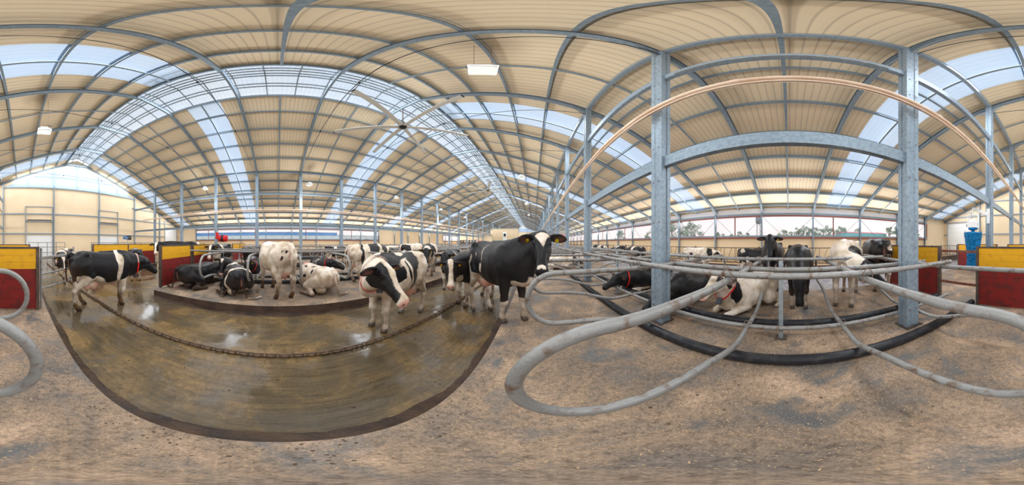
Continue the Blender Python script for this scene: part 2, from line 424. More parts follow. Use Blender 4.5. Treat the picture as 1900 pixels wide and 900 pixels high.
def rafter(y, sd, deep, w_, name, lab, grp):
    m = MB()
    segs = [(RW - .05, XE - .1)]
    for a, b in segs:
        p = (XR + sd * a, y, ZR - SL * a - .19 - deep / 2); q = (XR + sd * b, y, ZR - SL * b - .19 - deep / 2)
        if w_ > .1:
            m.beam(p, q, [(x, z) for x, z in CPROF(deep, w_ * .5, .008, .03)], up=(0, 0, 1))
            m.beam(p, q, [(-x, z) for x, z in CPROF(deep, w_ * .5, .008, .03)][::-1], up=(0, 0, 1))
        else:
            m.beam(p, q, RECT(w_, deep))
    if w_ > .1 and sd < 0:   # level tie piece under the ridge
        m.beam((XR - RW, y, ZR - SL * RW - .25), (XR + RW, y, ZR - SL * RW - .25), RECT(.1, .12))
    m.build(name, GALVD, label=lab, cat='rafter', group=grp)
for i, y in enumerate(FR):
    for sd, nm in ((-1, 'left'), (1, 'right')):
        rafter(y, sd, .20, .16, 'roof_rafter', 'deep steel rafter on the %s slope, %s frame from the near end wall' % (nm, nth(i + 1)), 'main rafters')
        if i < len(FR) - 1:
            rafter(y + BAY / 2, sd, .03, .09, 'roof_tie_bar', 'thin steel bar on the %s roof slope, %s bay from the near end wall' % (nm, nth(i + 1)), 'thin bars between the rafters')
        xw = (XLW + .18) if sd < 0 else (XRW - .18)
        if i in (0, len(FR) - 1): continue
        m = MB(); m.beam((xw, y, ALLEY), (xw, y, ZE + .02), CPROF(.2, .1, .008, .03), up=(1, 0, 0))
        s_ = -sd; m.beam((xw, y, ZE - .45), (xw + s_ * .8, y, roofz(xw + s_ * .8) - .35), RECT(.14, .16), up=(0, 0, 1))
        m.build('wall_post', GALVD, label='galvanized wall post on the %s side wall, %s from the near end wall' % (nm, nth(i)), cat='post', group='posts along the side walls')
    if 0 < i < len(FR) - 1:
        m = MB().tube([(XC1, y - .1, HC - .42), ((XC1 + XC2) / 2, y - .1, HC - .52), (XC2, y - .1, HC - .42)], .014 if i < 9 else .02, 6)
        for xx in (-7.3, -3.6): m.lathe([(.03, -.06), (.04, 0), (.03, .06)], 6, (xx, y - .1, HC - .5))
        m.build('tie_rod', BLACKP, label='dark tie rod across the nave at the %s frame from the near end wall' % nth(i + 1), cat='rod', group='tie rods between the column rows')

# longitudinal beams on the column rows
for xc, nm, s_ in ((XC1, 'right', -1), (XC2, 'left', 1)):
    for z, h, w_, b in ((HC + .02, .22, .12, 'top'), (5.98, .22, .10, 'middle'), (3.02, .22, .10, 'lower')):
        MB().beam((xc, YN + .1, z), (xc, YF - .1, z), [(x * 1.0 - w_ / 2, zz) for x, zz in CPROF(h, w_, .008, .03)]).build('long_beam', GALVD,
            label='%s channel beam running the length of the barn along the %s column row' % (b, nm), cat='beam')
    x = xc + s_ * .22
    pts = []
    for i, y in enumerate(FR[1:]):
        pts.append((x, y, 4.40 + .0)); 
    m = MB().tube([(x, YN + 2, 4.40), (x, YF - 2, 4.40)], .055, 10).tube([(x + s_ * .02, YN + 2, 4.27), (x + s_ * .02, YF - 2, 4.27)], .03, 8)
    y = YN + 3
    while y < YF - 3:
        m.tube([(x, y, 4.40), (x, y + .12, 4.40)], .064, 10); y += 3.0
    o = m.build('air_pipe', PINKPVC, label='long beige plastic pipe hung along the %s column row' % nm, cat='pipe')
MB().box(XC1 - .2, XC1 - .16, -1.3, 1.6, 5.62, 5.66).build('cable_tray', GALV, label='thin light metal strip hung under the middle beam beside the camera', cat='cable tray')

# ------------------------------------------------------------------ side walls with long window openings
def side_wall(nm, xw, s_, win):
    """s_: direction from the wall into the barn; win: list of (y0, y1) glazed stretches"""
    t = .08; x0, x1 = sorted((xw, xw - s_ * t))
    m = MB(); m.box(x0, x1, YN, YF, -.5, 1.80); m.box(x0, x1, YN, YF, 4.2, ZE + .08)
    y = YN
    for a, b in win + [(YF, YF)]:
        if a > y: m.box(x0, x1, y, a, 1.80, 4.2)
        y = b
    m.build('wall_' + nm, CREAM, kind='structure')
    for j, (a, b) in enumerate(win):
        fr = MB(); xi = xw + s_ * .02
        c = lambda z0, z1, d0=.0, d1=.1: fr.box(*sorted((xi, xi + s_ * d1)), a, b, z0, z1)
        c(1.80, 1.92, 0, .12); c(3.50, 3.60, 0, .12)
        for e_ in (a, b): fr.box(*sorted((xi, xi + s_ * .08)), e_ - .06, e_ + .06, 1.8, 3.6)
        n_ = 1 if nm == 'right' else 2
        fo = fr.build('window_%d' % (n_ + 2 * j), REDST, kind='structure')
        g2 = MB(); g2.box(*sorted((xi, xi + s_ * .13)), a, b, 1.93, 2.05); g2.box(*sorted((xi, xi + s_ * .1)), a, b, 3.62, 3.78)
        y = a + BAY
        g2.build('rail', GALVD, fo)
        px_ = MB(); xm = xw - s_ * .03; px_.box(xm - .004, xm + .004, a, b, 1.9, 3.55); px_.build('pane', PANE, fo)
        px_ = MB(); px_.box(xm - .004, xm + .004, a, b, 3.6, 4.2); px_.build('curtain', FILM, fo)
        mw = MB(); y = FR[0]
        for yy in FR:
            if yy - 1e-3 < a or yy + BAY > b + 1e-3 : continue
            for q0, q1 in ((0, BAY / 2), (BAY, BAY / 2)):
                mw.beam((xm + s_ * .04, yy + q0, 3.5), (xm + s_ * .04, yy + q1 + (.45 if q0 == 0 else -.45) * -1, 2.05), RECT(.018, .018))
        mw.build('brace_wire', DARKST, fo)
        mw = MB()
        for yy in FR:
            if a < yy + BAY / 2 < b and (round((yy - Y0) / BAY) % 2 == 0): mw.box(xm - .03, xm + .03, yy + BAY / 2 + .3, yy + BAY / 2 + .38, 1.9, 3.55)
        mw.build('mullion', REDST, fo)
side_wall('right', XRW, -1, [(-13.9, YF - 6)])
side_wall('left', XLW, 1, [(-13.6, 17.7), (40, 75)])

# ------------------------------------------------------------------ end walls
def gable(name, y, s_, doors, main):
    t = .08; y0, y1 = sorted((y, y - s_ * t))
    m = MB()
    wx0, wx1 = XR - 8.1, XR + 8.1; wz0, wz1 = 7.6, 10.85
    def zt(x): return roofz(x) + .06
    def wtop(x): return min(wz1, roofz(x) - .75)
    xs = sorted(set([XLW, XRW, XR, wx0, wx1] + [d[0] for d in doors] + [d[1] for d in doors] + [XR - (ZR - .75 - wz1) / SL, XR + (ZR - .75 - wz1) / SL]))
    g = MB()
    for a, b in zip(xs[:-1], xs[1:]):
        mid = (a + b) / 2; zb = -.5
        for d in doors:
            if d[0] - 1e-6 <= mid <= d[1]: zb = d[2]
        def quad(mm, za0, zb0, za1, zb1, yy0, yy1):
            vs_ = [(a, yy, z) for yy in (yy0, yy1) for z in (za0, za1)] + [(b, yy, z) for yy in (yy0, yy1) for z in (zb0, zb1)]
            mm.add(vs_, [(0, 1, 3, 2), (4, 6, 7, 5), (0, 4, 5, 1), (2, 3, 7, 6), (0, 2, 6, 4), (1, 5, 7, 3)])
        if wx0 - 1e-6 <= a and b <= wx1 + 1e-6:
            ta, tb = max(wtop(a), wz0 + .01), max(wtop(b), wz0 + .01)
            quad(m, zb, zb, wz0, wz0, y0, y1); quad(m, ta, tb, zt(a), zt(b), y0, y1)
            quad(g, wz0, wz0, ta, tb, y - .01, y + .01)
        else:
            quad(m, zb, zb, zt(a), zt(b), y0, y1)
    m.build(name, CREAM, kind='structure')
    wn = MB(); yi = y + s_ * .05
    for z in (7.6, 9.0): wn.box(wx0, wx1, *sorted((yi, yi + s_ * .1)), z - .05, z + .05) if z < 8 else wn.box(XR - 4.8, XR + 4.8, *sorted((yi, yi + s_ * .07)), z - .03, z + .03)
    wn.box(XR - 2.5, XR + 2.5, *sorted((yi, yi + s_ * .08)), 10.8, 10.9)
    x = 2.0 - 5.45 / 2
    while x > wx0:
        wn.box(x - .04, x + .04, *sorted((yi, yi + s_ * .06)), wz0, max(wtop(x), wz0)); x -= 5.45
    fo = wn.build('window_%d' % (5 if main else 6), GALVD, kind='structure'); g.build('pane', GABLE, fo)
    for x in (7.45, 2.0, -3.45, -8.9, -14.35, -19.6):
        MB().beam((x, y + s_ * .12, ALLEY), (x, y + s_ * .12, roofz(x) - .15), CPROF(.18, .1, .008, .03), up=(0, 1, 0)).build('wall_post', GALVD,
            label='galvanized post against the %s end wall, %s from its right corner' % ('near' if main else 'far', nth({7.45: 1, 2.0: 2, -3.45: 3, -8.9: 4, -14.35: 5, -19.6: 6}[x])), cat='post', group='posts of the end walls')
    tr = MB()
    for z in (4.6, 2.45):
        if z > 4: tr.box(XLW, XRW, *sorted((y + s_ * .02, y + s_ * .09)), z - .06, z + .06)
        else:
            xs2 = sorted([XLW, XRW] + [d[0] for d in doors if d[2] > 2.5] + [d[1] for d in doors if d[2] > 2.5])
            for a, b in zip(xs2[::2], xs2[1::2]): tr.box(a, b, *sorted((y + s_ * .02, y + s_ * .09)), z - .06, z + .06)
    tr.box(-24, -14, *sorted((y + s_ * .02, y + s_ * .09)), 6.2, 6.3); tr.box(2, 12, *sorted((y + s_ * .02, y + s_ * .09)), 6.2, 6.3)
    tr.build('trim_%d' % (3 if main else 4), GALVD, kind='structure')
gd = [(-3.3, -.5, 2.25), (-11.6, -8.9, 2.25), (8.6, 11.9, 3.9), (-24.3, -21.0, 3.9)]
gable('wall_near', YN, 1, gd, True)
gable('wall_far', YF, -1, [], False)
for i, (a, b, zt_) in enumerate(gd):
    z0 = ALLEY if zt_ < 3 else .02
    m = MB(); n_ = 5 if zt_ < 3 else 7; h = (zt_ - z0) / n_
    for k in range(n_): m.box(a, b, YN - .06, YN - .01, z0 + k * h + .008, z0 + (k + 1) * h - .008)
    m.box(a, b, YN - .07, YN - .05, z0, zt_)
    do = m.build('door_%d' % (i + 1), WHITE, kind='structure')
    m = MB()
    for x in (a - .05, b + .05): m.box(x - .04, x + .04, YN + .02, YN + .12, z0, zt_ + (3.2 if zt_ < 3 else 1.2))
    m.box(a - .1, b + .1, YN + .02, YN + .12, zt_ + (1.45 if zt_ < 3 else .05), zt_ + (1.6 if zt_ < 3 else .16))
    m.box(a - .1, b + .1, YN + .02, YN + .06, zt_ + (3.12 if zt_ < 3 else 1.1), zt_ + (3.2 if zt_ < 3 else 1.2))
    m.build('door_frame', GALV, do)
    if zt_ < 3: MB().tube([(a + .1, YN + .2, zt_ + 1.66), (b - .1, YN + .2, zt_ + 1.66)], .06, 8).build('spring_shaft', RUST, do)

# crossing wall girts on the inside of the right wall sill
CLAMP = mat('clamp_steel', lin(150, 140, 130), .5, .4, lin(120, 92, 76), 18.)
# ------------------------------------------------------------------ stall dividers, rails, hoses
def arc(cx, cz, r, a0, a1, n, y=0.):
    return [(cx + r * math.cos(R(a0 + (a1 - a0) * i / n)), y, cz + r * math.sin(R(a0 + (a1 - a0) * i / n))) for i in range(n + 1)]
def divider_path(L):
    # local x measured from the middle of the double row (0); loop tips at +-L
    h = [(0, 0, .235), (.45, 0, .215), (.62, 0, .235), (.85, 0, .31), (1.15, 0, .41), (1.4, 0, .455), (1.6, 0, .475)]
    loop = arc(L - .33, .81, .33, -90, 90, 20)
    pts = h + [(L - .45, 0, .48)] + loop + [(L - .8, 0, 1.145), (1.0, 0, 1.135), (0, 0, 1.13)]
    return pts
def make_divider(L=2.27):
    root = empty('stall_divider')
    pr = divider_path(L); pl = [(-x, y, z) for x, y, z in pr][::-1]
    MB().tube(pr[:-1] + pl[:-1], (.033), 14, closed=True).build('tube', PIPE, root)
    for sx_ in (-1, 1):
        for xx, zz in ((.75 * sx_, 1.15), (.03 * sx_, 1.13)):
            m = MB()
            for ex in (-.05, .05):
                pts = [(xx + ex, -.05, zz - .045), (xx + ex, -.05, zz + .04)] + [(xx + ex, -.05 * math.cos(R(q_)), zz + .04 + .05 * math.sin(R(q_))) for q_ in (30, 60, 90, 120, 150)] + [(xx + ex, .05, zz + .04), (xx + ex, .05, zz - .045)]
                m.tube(pts, .0055, 6)
            m.box(xx - .065, xx + .065, -.06, .06, zz - .046, zz - .038)
            m.build('clamp', CLAMP, root)
    MB().tube([(-.045, -.05, .29), (.045, -.05, .29), (.045, .05, .29), (-.045, .05, .29)], .007, 6, closed=True).build('clamp', CLAMP, root)
    return root
ROWS = [('right', 2.2, -2.03), ('centre', -6.2, -2.03), ('left', -14.6, -2.03)]
proto = None
nearlab = {0: 'curved steel stall divider on the right, its loop end beside the red partition', 1: 'big curved steel stall divider just behind the camera side, first bay right of centre',
           2: 'big curved steel stall divider closest to the camera, sweeping over the bedding', 3: 'curved steel stall divider beside the big black cow with ear tags'}
for rn, xc, ys in ROWS:
    k = 0; y = ys
    while y < {'right': 60, 'centre': 48, 'left': 40}[rn]:
        if proto is None: proto = make_divider(); o = proto
        else: o = copy_tree(proto)
        if rn == 'right': L_ = nearlab.get(k, 'curved steel stall divider of the right row, %s from the red and yellow partition' % nth(k + 1))
        else: L_ = 'curved steel stall divider of the %s row, %s from the crossing passage' % (rn, nth(k + 1))
        o.location = (xc, y, 0); tag(o, L_, 'divider', 'stall dividers of the %s bed row' % rn)
        k += 1; y += 1.3
# pipes along the rows
def pipe_run(x, z, y0, y1, r, lab, cat='rail', name='neck_rail', seams=True):
    m = MB().tube([(x, y0, z), (x, y1, z)], r, 12)
    m.lathe([(r * .9, -.002)] * 2, 3, (x, y0, z)) if 0 else None
    if seams:
        y = y0 + .7
        while y < min(y1, 14): m.tube([(x, y, z), (x, y + .012, z)], r * 1.12, 10); y += 1.95
    m.build(name, PIPE, label=lab, cat=cat)
for rn, xc, ys in ROWS:
    e_ = {'right': 60, 'centre': 48, 'left': 40}[rn]
    pipe_run(xc - .75, 1.195, -2.2 if rn == 'right' else ys - 1.2, e_, .031, 'long steel neck rail over the %s stalls, on their %s' % (rn, 'alley side nearest the camera' if rn == 'right' else 'far side'))
    pipe_run(xc + .75, 1.195, -1.9 if rn == 'right' else ys - 1.2, e_, .031, 'long steel neck rail over the %s stalls, on their %s' % (rn, 'side away from the camera' if rn == 'right' else 'near side'))
    pipe_run(xc, 1.13, -2.4 if rn == 'right' else ys - 1.2, e_, .034, 'long steel rail down the middle of the %s bed row at waist height' % rn, name='middle_rail')
    pipe_run(xc, .225, -3.2 if rn == 'right' else ys - 1.2, e_, .036, 'long steel pipe low above the floor in the middle of the %s bed row' % rn, name='floor_rail')
    for s_, nm in ((-1, 'camera' if rn == 'right' else 'far'), (1, 'far' if rn == 'right' else 'near')):
        x = xc + s_ * (.58 if s_ < 0 else .42)
        r0, r1 = .075, .066
        pts = []; rr = []; y = -3.35 if rn == 'right' else ys - 1.2
        yend = 7.0 if rn == 'right' else y + .1
        while y < yend:
            pts += [(x, y, .08), (x, y + .016, .08)]; rr += [r0, r1]; y += .032
        pts.append((x, e_, .08)); rr.append(r0)
        MB().tube(pts, rr, 14).build('ribbed_hose', BLACKP, label='black ribbed plastic pipe on the bedding of the %s row, %s side' % (rn, nm), cat='pipe')
pk = 0; proto = None
for rn, xc, ys in ROWS:
    y = Y0 - BAY / 2 ; k = 0
    while y < {'right': 45, 'centre': 45, 'left': 38}[rn]:
        if proto is None:
            proto = empty('rail_post'); MB().beam((0, 0, 0), (0, 0, 1.24), RECT(.06, .06), up=(0, 1, 0)).build('post', GALV, proto)
            m = MB()
            for sy_ in (-.07, .07): m.tube([(-.045, sy_, 1.08), (.045, sy_, 1.08), (.045, sy_, 1.18), (-.045, sy_, 1.18)], .007, 6, closed=True)
            m.box(-.05, .05, -.1, .1, 1.085, 1.095); m.build('clamp', RUST, proto)
            MB().box(-.08, .08, -.08, .08, 0, .012).build('foot_plate', DARKST, proto); o = proto
        else: o = copy_tree(proto)
        o.location = (xc + .045 if 0 else xc + .068, y, 0)
        tag(o, 'square steel post clamped to the middle rail of the %s stalls, %s from the crossing' % (rn, nth(k + 1)), 'post', 'rail posts of the %s stalls' % rn)
        k += 1; y += BAY

# ------------------------------------------------------------------ yellow and red board partitions
def partition(x0, x1, y, lab, z0=0., nseg=1, seed=0):
    rt = empty('board_partition', ((x0 + x1) / 2, y, z0)); tag(rt, lab, 'partition', 'yellow and red board partitions')
    h = (x1 - x0) / 2; rnd = random.Random(seed)
    zz = [0.0, .235, .47, .705, .93, 1.08, 1.23, 1.37]
    zz = [.02 + z * .985 for z in zz]
    for i in range(7):
        m = MB(); g = .0015
        m.box(-h + .03, h - .03, -.022 + rnd.uniform(-.004, .004), .022, zz[i] + g, zz[i + 1] - g)
        m.build('board', REDB if i < 4 else YEL, rt, label=('dark red board' if i < 4 else 'yellow board'))
    n_ = max(1, round((x1 - x0) / 2.2))
    for i in range(n_ + 1):
        x = -h + i * 2 * h / n_
        m = MB().box(x - .035, x + .035, -.045, .045, -.02 if z0 else 0, 1.41); m.build('post', DARKST, rt)
    MB().box(-h, h, -.035, .035, 1.37, 1.41).build('top_channel', DARKST, rt)
    return rt
partition(-.34, 1.52, -3.45, 'yellow and red board partition right behind the small stall loop', seed=1)
partition(2.62, 4.85, -3.45, 'yellow and red board partition behind the thick column, by the black cow', seed=2)
partition(-5.9, -4.0, -3.5, 'yellow and red board partition beside the lying all-black cow', seed=3)
partition(-8.6, -6.1, -3.5, 'yellow and red board partition beyond the lying all-black cow', seed=4)
partition(-16.9, -12.3, -3.5, 'yellow and red board partition at the head of the distant left stalls', seed=5)
partition(-.4, 1.9, -8.1, 'low-looking yellow partition behind the near one at the picture edge', seed=6)
partition(2.5, 4.8, -8.1, 'yellow and red board partition seen behind the blue brush', seed=7)
partition(-8.6, -3.8, -8.1, 'long yellow and red partition behind the standing cow with a white band', seed=8)
partition(-16.9, -12.3, -8.1, 'yellow and red partition beyond the crossing in the left bed row', seed=9)
# brown pipe gate between the two right partitions
gt = empty('pipe_gate', (2.07, -3.45, 0)); tag(gt, 'low brown steel gate of three bars between two board partitions', 'gate')
for z in (.48, .86, 1.28): MB().box(-.53, .53, -.02, .02, z - .03, z + .03).build('bar', BROWNST, gt)
MB().box(-.56, -.52, -.03, .03, 0, 1.35).build('upright', DARKST, gt)
MB().box(.52, .56, -.03, .03, 0, 1.35).build('upright', DARKST, gt)
# galvanized gate over the alley beside the standing cow
gt = empty('pipe_gate', (-.42, -3.5, ALLEY), R(218)); tag(gt, 'galvanized pipe gate of four bars hung from the partition by the wet alley', 'gate')
for z in (.70, 1.03, 1.38, 1.40): MB().tube([(0, 0, z), (1.25, 0, z)], .022, 8).build('bar', PIPE, gt)
for x in (0, 1.25): MB().tube([(x, 0, .02), (x, 0, 1.6)], .026, 8).build('upright', PIPE, gt)
# pipe fence across the left part of the crossing
def pipe_fence(p, q, zs, lab, h=1.45, n=5, z0=ALLEY):
    p = Vector(p); q = Vector(q); f = empty('pipe_fence', (p.x, p.y, z0)); tag(f, lab, 'fence'); d = q - p
    for z in zs: MB().tube([(0, 0, z), (d.x, d.y, z)], .024, 8).build('bar', PIPE, f)
    for i in range(n): t = i / (n - 1); MB().tube([(d.x * t, d.y * t, 0), (d.x * t, d.y * t, h)], .028, 8).build('post', PIPE, f)
pipe_fence((-.6, -13.2, 0), (-3.6, -13.2, 0), (.5, .9, 1.35, 1.72), 'galvanized pipe fence across the alley in front of the white door', 1.75)
pipe_fence((-8.8, -13.2, 0), (-11.9, -13.2, 0), (.5, .9, 1.35, 1.72), 'galvanized pipe fence in front of the second white door', 1.75)
pipe_fence((-3.8, -8.3, 0), (-8.6, -8.3, 0), (1.7,), 'single pipe rail above the long yellow partition', 1.72, 4)

# ------------------------------------------------------------------ headlock feed fences
def feed_fence(x, y0, y1, zb, lab):
    f = empty('feed_fence', (x, y0, zb)); tag(f, lab, 'fence'); n_ = int((y1 - y0) / 3.9)
    for i in range(n_ + 1):
        MB().box(-.03, .03, i * 3.9 - .03, i * 3.9 + .03, -.3, 1.0).build('post', DARKST, f)
    for i in range(n_):
        a = i * 3.9; m = MB()
        m.tube([(0, a, .93), (0, a + 3.9, .93)], .022, 8); m.tube([(0, a, .12), (0, a + 3.9, .12)], .022, 8)
        for k in range(6):
            yy = a + .1 + k * .63
            m.tube([(0, yy, .12), (0, yy, .93)], .013, 6); m.tube([(.02, yy + .48, .12), (.02, yy + .18, .93)], .013, 6)
            if k % 2: m.tube([(0, yy + .55, .12), (0, yy + .55, .93)], .013, 6)
        m.build('headlock_panel', DARKST, f)
feed_fence(8.47, -14.0, 50, .28, 'dark steel headlock feed fence along the right wall')
feed_fence(-20.78, -14.0, 50, .28, 'steel headlock feed fence along the distant left wall')

# ------------------------------------------------------------------ scraper chain down the alley
def chain(x, y0, y1, z, lab):
    m = MB(); p = .085; y = y0; i = 0
    def link(cy_, vert):
        pts = []
        for k in range(10):
            t = 2 * math.pi * k / 10; u = math.cos(t) * .058; v = math.sin(t) * .03
            dx = .012 * math.sin(cy_ * 2.1)
            pts.append((x + dx + (0 if vert else v), cy_ + u, z + (v if vert else 0)))
        m.tube(pts, .0135, 6, closed=True)
    while y < y1: link(y, i % 2); y += p; i += 1
    return m.build('scraper_chain', CHAIN, label=lab, cat='chain')
chain(-2.03, -13, 26, ALLEY + .035, 'heavy rusty scraper chain lying along the wet alley')
chain(-10.3, -13, 10, ALLEY + .035, 'scraper chain in the alley beyond the centre stalls')
# ------------------------------------------------------------------ hanging lamps
LAMPM = bpy.data.materials.new('lamp_lens'); LAMPM.use_nodes = True
_b = LAMPM.node_tree.nodes['Principled BSDF']; _b.inputs['Base Color'].default_value = (.42, .47, .46, 1); _b.inputs['Roughness'].default_value = .15
_b.inputs['Emission Color'].default_value = (1, .98, .93, 1); _b.inputs['Emission Strength'].default_value = .12
WIRE = mat('hanging_wire', lin(150, 110, 100), .6, .2)
def make_lamp():
    r_ = empty('hanging_lamp')
    m = MB(); m.box(-.20, .20, -.16, .16, .02, .13); m.box(-.15, .15, -.12, .12, .13, .22); m.build('housing', WHITE, r_)
    MB().box(-.27, .27, -.21, .21, -.01, .03).build('reflector', WHITE, r_)
    m = MB(); m.box(-.24, .24, -.18, .18, -.07, -.01); m.build('lens', LAMPM, r_)
    m = MB()
    for x in (-.16, .16): m.tube([(x, 0, .2), (x, 0, 2.55)], .006, 5)
    m.build('hanger', WIRE, r_)
    MB().tube([(-.1, .1, .18), (-.26, .18, .25), (-.3, .05, .32), (-.16, 0, .4)], .01, 5).build('cable', BLACKP, r_)
    return r_
proto = None
for nm, x, ys in (('right', -.9, [-6.4, 2.8, 12.4, 21.8, 31]), ('left', -13.9, [-6.6, 2.75, 12.4, 21.8, 31])):
    for i, y in enumerate(ys):
        if proto is None: proto = make_lamp(); o = proto
        else: o = copy_tree(proto)
        z = 6.75; o.location = (x, y, z); o.rotation_euler = (0, 0, R(20 * i))
        tag(o, 'white box lamp hanging over the %s side of the nave, %s from the near end' % (nm, nth(i + 1)), 'lamp', 'hanging lamps')
        l = bpy.data.lights.new('roof_fill_light', 'POINT'); l.energy = ROOF_FILL_W; l.shadow_soft_size = .3; l.color = (1, .96, .9)  # added unseen fill to brighten the roof, hung well below the lamp
        lo = bpy.data.objects.new('roof_fill_light', l); col.objects.link(lo); lo.location = (x, y, z - 1.7); lo.visible_camera = False; lo.visible_glossy = False
# ------------------------------------------------------------------ big ceiling fans
FANW = mat('fan_blade', lin(215, 215, 208), .4, .2)
def make_fan():
    f = empty('ceiling_fan')
    MB().lathe([(.05, -.06), (.2, -.05), (.22, 0), (.2, .06), (.06, .08)], 16).build('hub', BLACKP, f)
    MB().lathe([(.09, .08), (.12, .12), (.12, .42), (.05, .46)], 12).tube([(0, 0, .45), (0, 0, 1.9)], .03, 8).build('motor_mount', DARKST, f)
    for k in range(6):
        a = R(-10 + 60 * k); Mx = Matrix.Rotation(a, 4, 'Z') @ Matrix.Rotation(R(8), 4, 'X')
        m = MB(); m.box(.2, 3.75, -.12, .12, -.014, .014, Mx); m.build('blade', FANW, f)
        MB().box(3.75, 3.8, -.09, .09, -.02, .03, Mx).build('blade_tip', BLACKP, f)
    return f
proto = None
for i, y in enumerate((6.0, 21.6, 37.2, 52.8)):
    if proto is None: proto = make_fan(); o = proto
    else: o = copy_tree(proto)
    o.location = (XR, y, 8.9); tag(o, 'large six-blade ceiling fan under the ridge, %s from the camera' % nth(i + 1), 'fan', 'ceiling fans')

# ------------------------------------------------------------------ blue cow brush on its column
BLUEB = mat('blue_bristles', lin(0, 150, 215), .6, 0, lin(0, 84, 140), 25., bump=1., bscale=90)
br = empty('cow_brush', (XC1, -5.73, 0)); tag(br, 'blue rotating cow brush hung on a white arm beside the yellow partition', 'brush')
bx_, by_ = .42, .55
rnd = random.Random(5)
m = MB(); prof = [(.16, .60), (.235, .62), (.215, .85), (.225, 1.15), (.27, 1.5), (.32, 1.86), (.12, 1.9)]
segs = 48; vv = []; ff = []
rows = 40
def rad(z):
    for (r0, z0), (r1, z1) in zip(prof[1:-1], prof[2:-1]):
        if z0 <= z <= z1: return r0 + (r1 - r0) * (z - z0) / (z1 - z0)
    return prof[1][0]
zs = [.62 + (1.86 - .62) * i / rows for i in range(rows + 1)]
for z in zs:
    for k in range(segs):
        t = 2 * math.pi * k / segs; r_ = rad(z) * (1 + rnd.uniform(-.05, .03)); vv.append((bx_ + r_ * math.cos(t), by_ + r_ * math.sin(t), z))
ff = [(i * segs + k, i * segs + (k + 1) % segs, (i + 1) * segs + (k + 1) % segs, (i + 1) * segs + k) for i in range(rows) for k in range(segs)]
ff += [tuple(range(segs))[::-1], tuple(rows * segs + k for k in range(segs))]
m.add(vv, ff, False)
for _ in range(2200):
    t = rnd.uniform(0, 6.283); z = rnd.uniform(.63, 1.86); r_ = rad(z); d = Vector((math.cos(t), math.sin(t), rnd.uniform(-.2, .2)))
    c = Vector((bx_, by_, z)); m.beam(c + d * r_ * .9, c + d * (r_ + rnd.uniform(.004, .018)), RECT(.007, .007), caps=False)
m.build('bristles', BLUEB, br)
MB().box(bx_ - .17, bx_ + .17, by_ - .14, by_ + .14, 2.02, 2.22).box(bx_ - .1, bx_ + .12, by_ - .1, by_ + .1, 2.22, 2.33).build('motor', WHITE, br)
MB().lathe([(.13, 1.94), (.18, 1.98), (.16, 2.02)], 16, (bx_, by_, 0)).lathe([(.06, 1.86), (.06, 1.94)], 10, (bx_, by_, 0)).build('collar', BLUEB, br)
m = MB(); m.tube([(bx_ - .2, by_, 2.1), (bx_ - .2, by_, 2.42), (bx_ - .14, by_, 2.48), (bx_ + .14, by_, 2.48), (bx_ + .2, by_, 2.42), (bx_ + .2, by_, 2.1)], .022, 8); m.tube([(bx_, by_, 2.48), (bx_, by_, 2.74)], .03, 8); m.build('hanger_frame', WHITE, br)
MB().tube([(bx_ + .2, by_ - .05, 2.1), (bx_ + .2, by_ + .02, 2.1)], .05, 10).tube([(bx_ + .26, by_ - .1, 2.12), (bx_ + .26, by_ - .04, 2.12)], .045, 10).build('crank_wheel', DARKST, br)
MB().beam((bx_, by_, 2.7), (.04, .14, 2.55), RECT(.05, .11)).build('arm', WHITE, br)
MB().box(-.06, .06, .135, .155, 2.2, 2.75).build('mounting_plate', WHITE, br)

# red and black round brush by the left column row, white-ish motor and pole
REDP = mat('red_plastic', lin(214, 32, 40), .5, 0, lin(180, 24, 30), 20., bump=.6, bscale=60)
rb = empty('cow_brush', (-13.6, -5.35, 0)); tag(rb, 'red barrel brush with a black band on a pole before the left windows', 'brush')
Mr = Matrix.Translation((0.05, .62, 1.86)) @ Matrix.Rotation(R(90), 4, 'X')
def lathe_m(prof, Mx, seg=18):
    q = MB().lathe(prof, seg); q.v = [tuple(Mx @ Vector(p)) for p in q.v]; return q
lathe_m([(.2, -.42), (.28, -.36), (.3, -.1), (.3, .12), (.27, .38), (.18, .42)], Mr).build('bristles', REDP, rb)
lathe_m([(.31, -.1), (.312, -.09), (.312, .09), (.31, .1)], Mr).build('band', BLACKP, rb)
MB().box(-.13, .13, -.02, .18, 1.8, 2.4).build('motor', REDP, rb)
MB().tube([(0, 0, ALLEY), (0, 0, 3.2)], .04, 8).build('pole', GALV, rb)
MB().tube([(0, 0, 1.9), (.02, .3, 1.88)], .05, 8).build('arm', DARKST, rb)

# ------------------------------------------------------------------ signs
REDS = mat('red_sign', lin(228, 20, 30), .4); WSG = mat('white_lettering', lin(245, 245, 245), .5)
for i, (x, y, lab, lw) in enumerate(((1.78, 17.67 - .17, 'red hanging sign left of the column row, above the black cow head', .62), (2.45, 13.77 - .17, 'red hanging sign right of the other, above the black cow ear', .50))):
    z = 2.2 if i == 0 else 2.06
    s_ = empty('hanging_sign', (x, y, z)); tag(s_, lab, 'sign')
    MB().box(-lw, lw * .75, -.015, .015, -.13, .13).build('board', REDS, s_)
    m = MB(); rx = random.Random(i + 3); xx = -lw * .6
    while xx < lw * .5: w2 = rx.uniform(.04, .08); m.box(xx, xx + w2, -.02, -.014, -.04, .03 + (.04 if rx.random() < .3 else 0)); xx += w2 + .025
    m.build('lettering', WSG, s_)
    for xx in (-lw * .8, lw * .6): MB().tube([(xx, 0, .12), (xx, 0, .86)], .006, 5).build('hanger', WIRE, s_)
    MB().box(-lw, lw * .8, -.01, .14, .84, .88).build('bracket', GALV, s_)
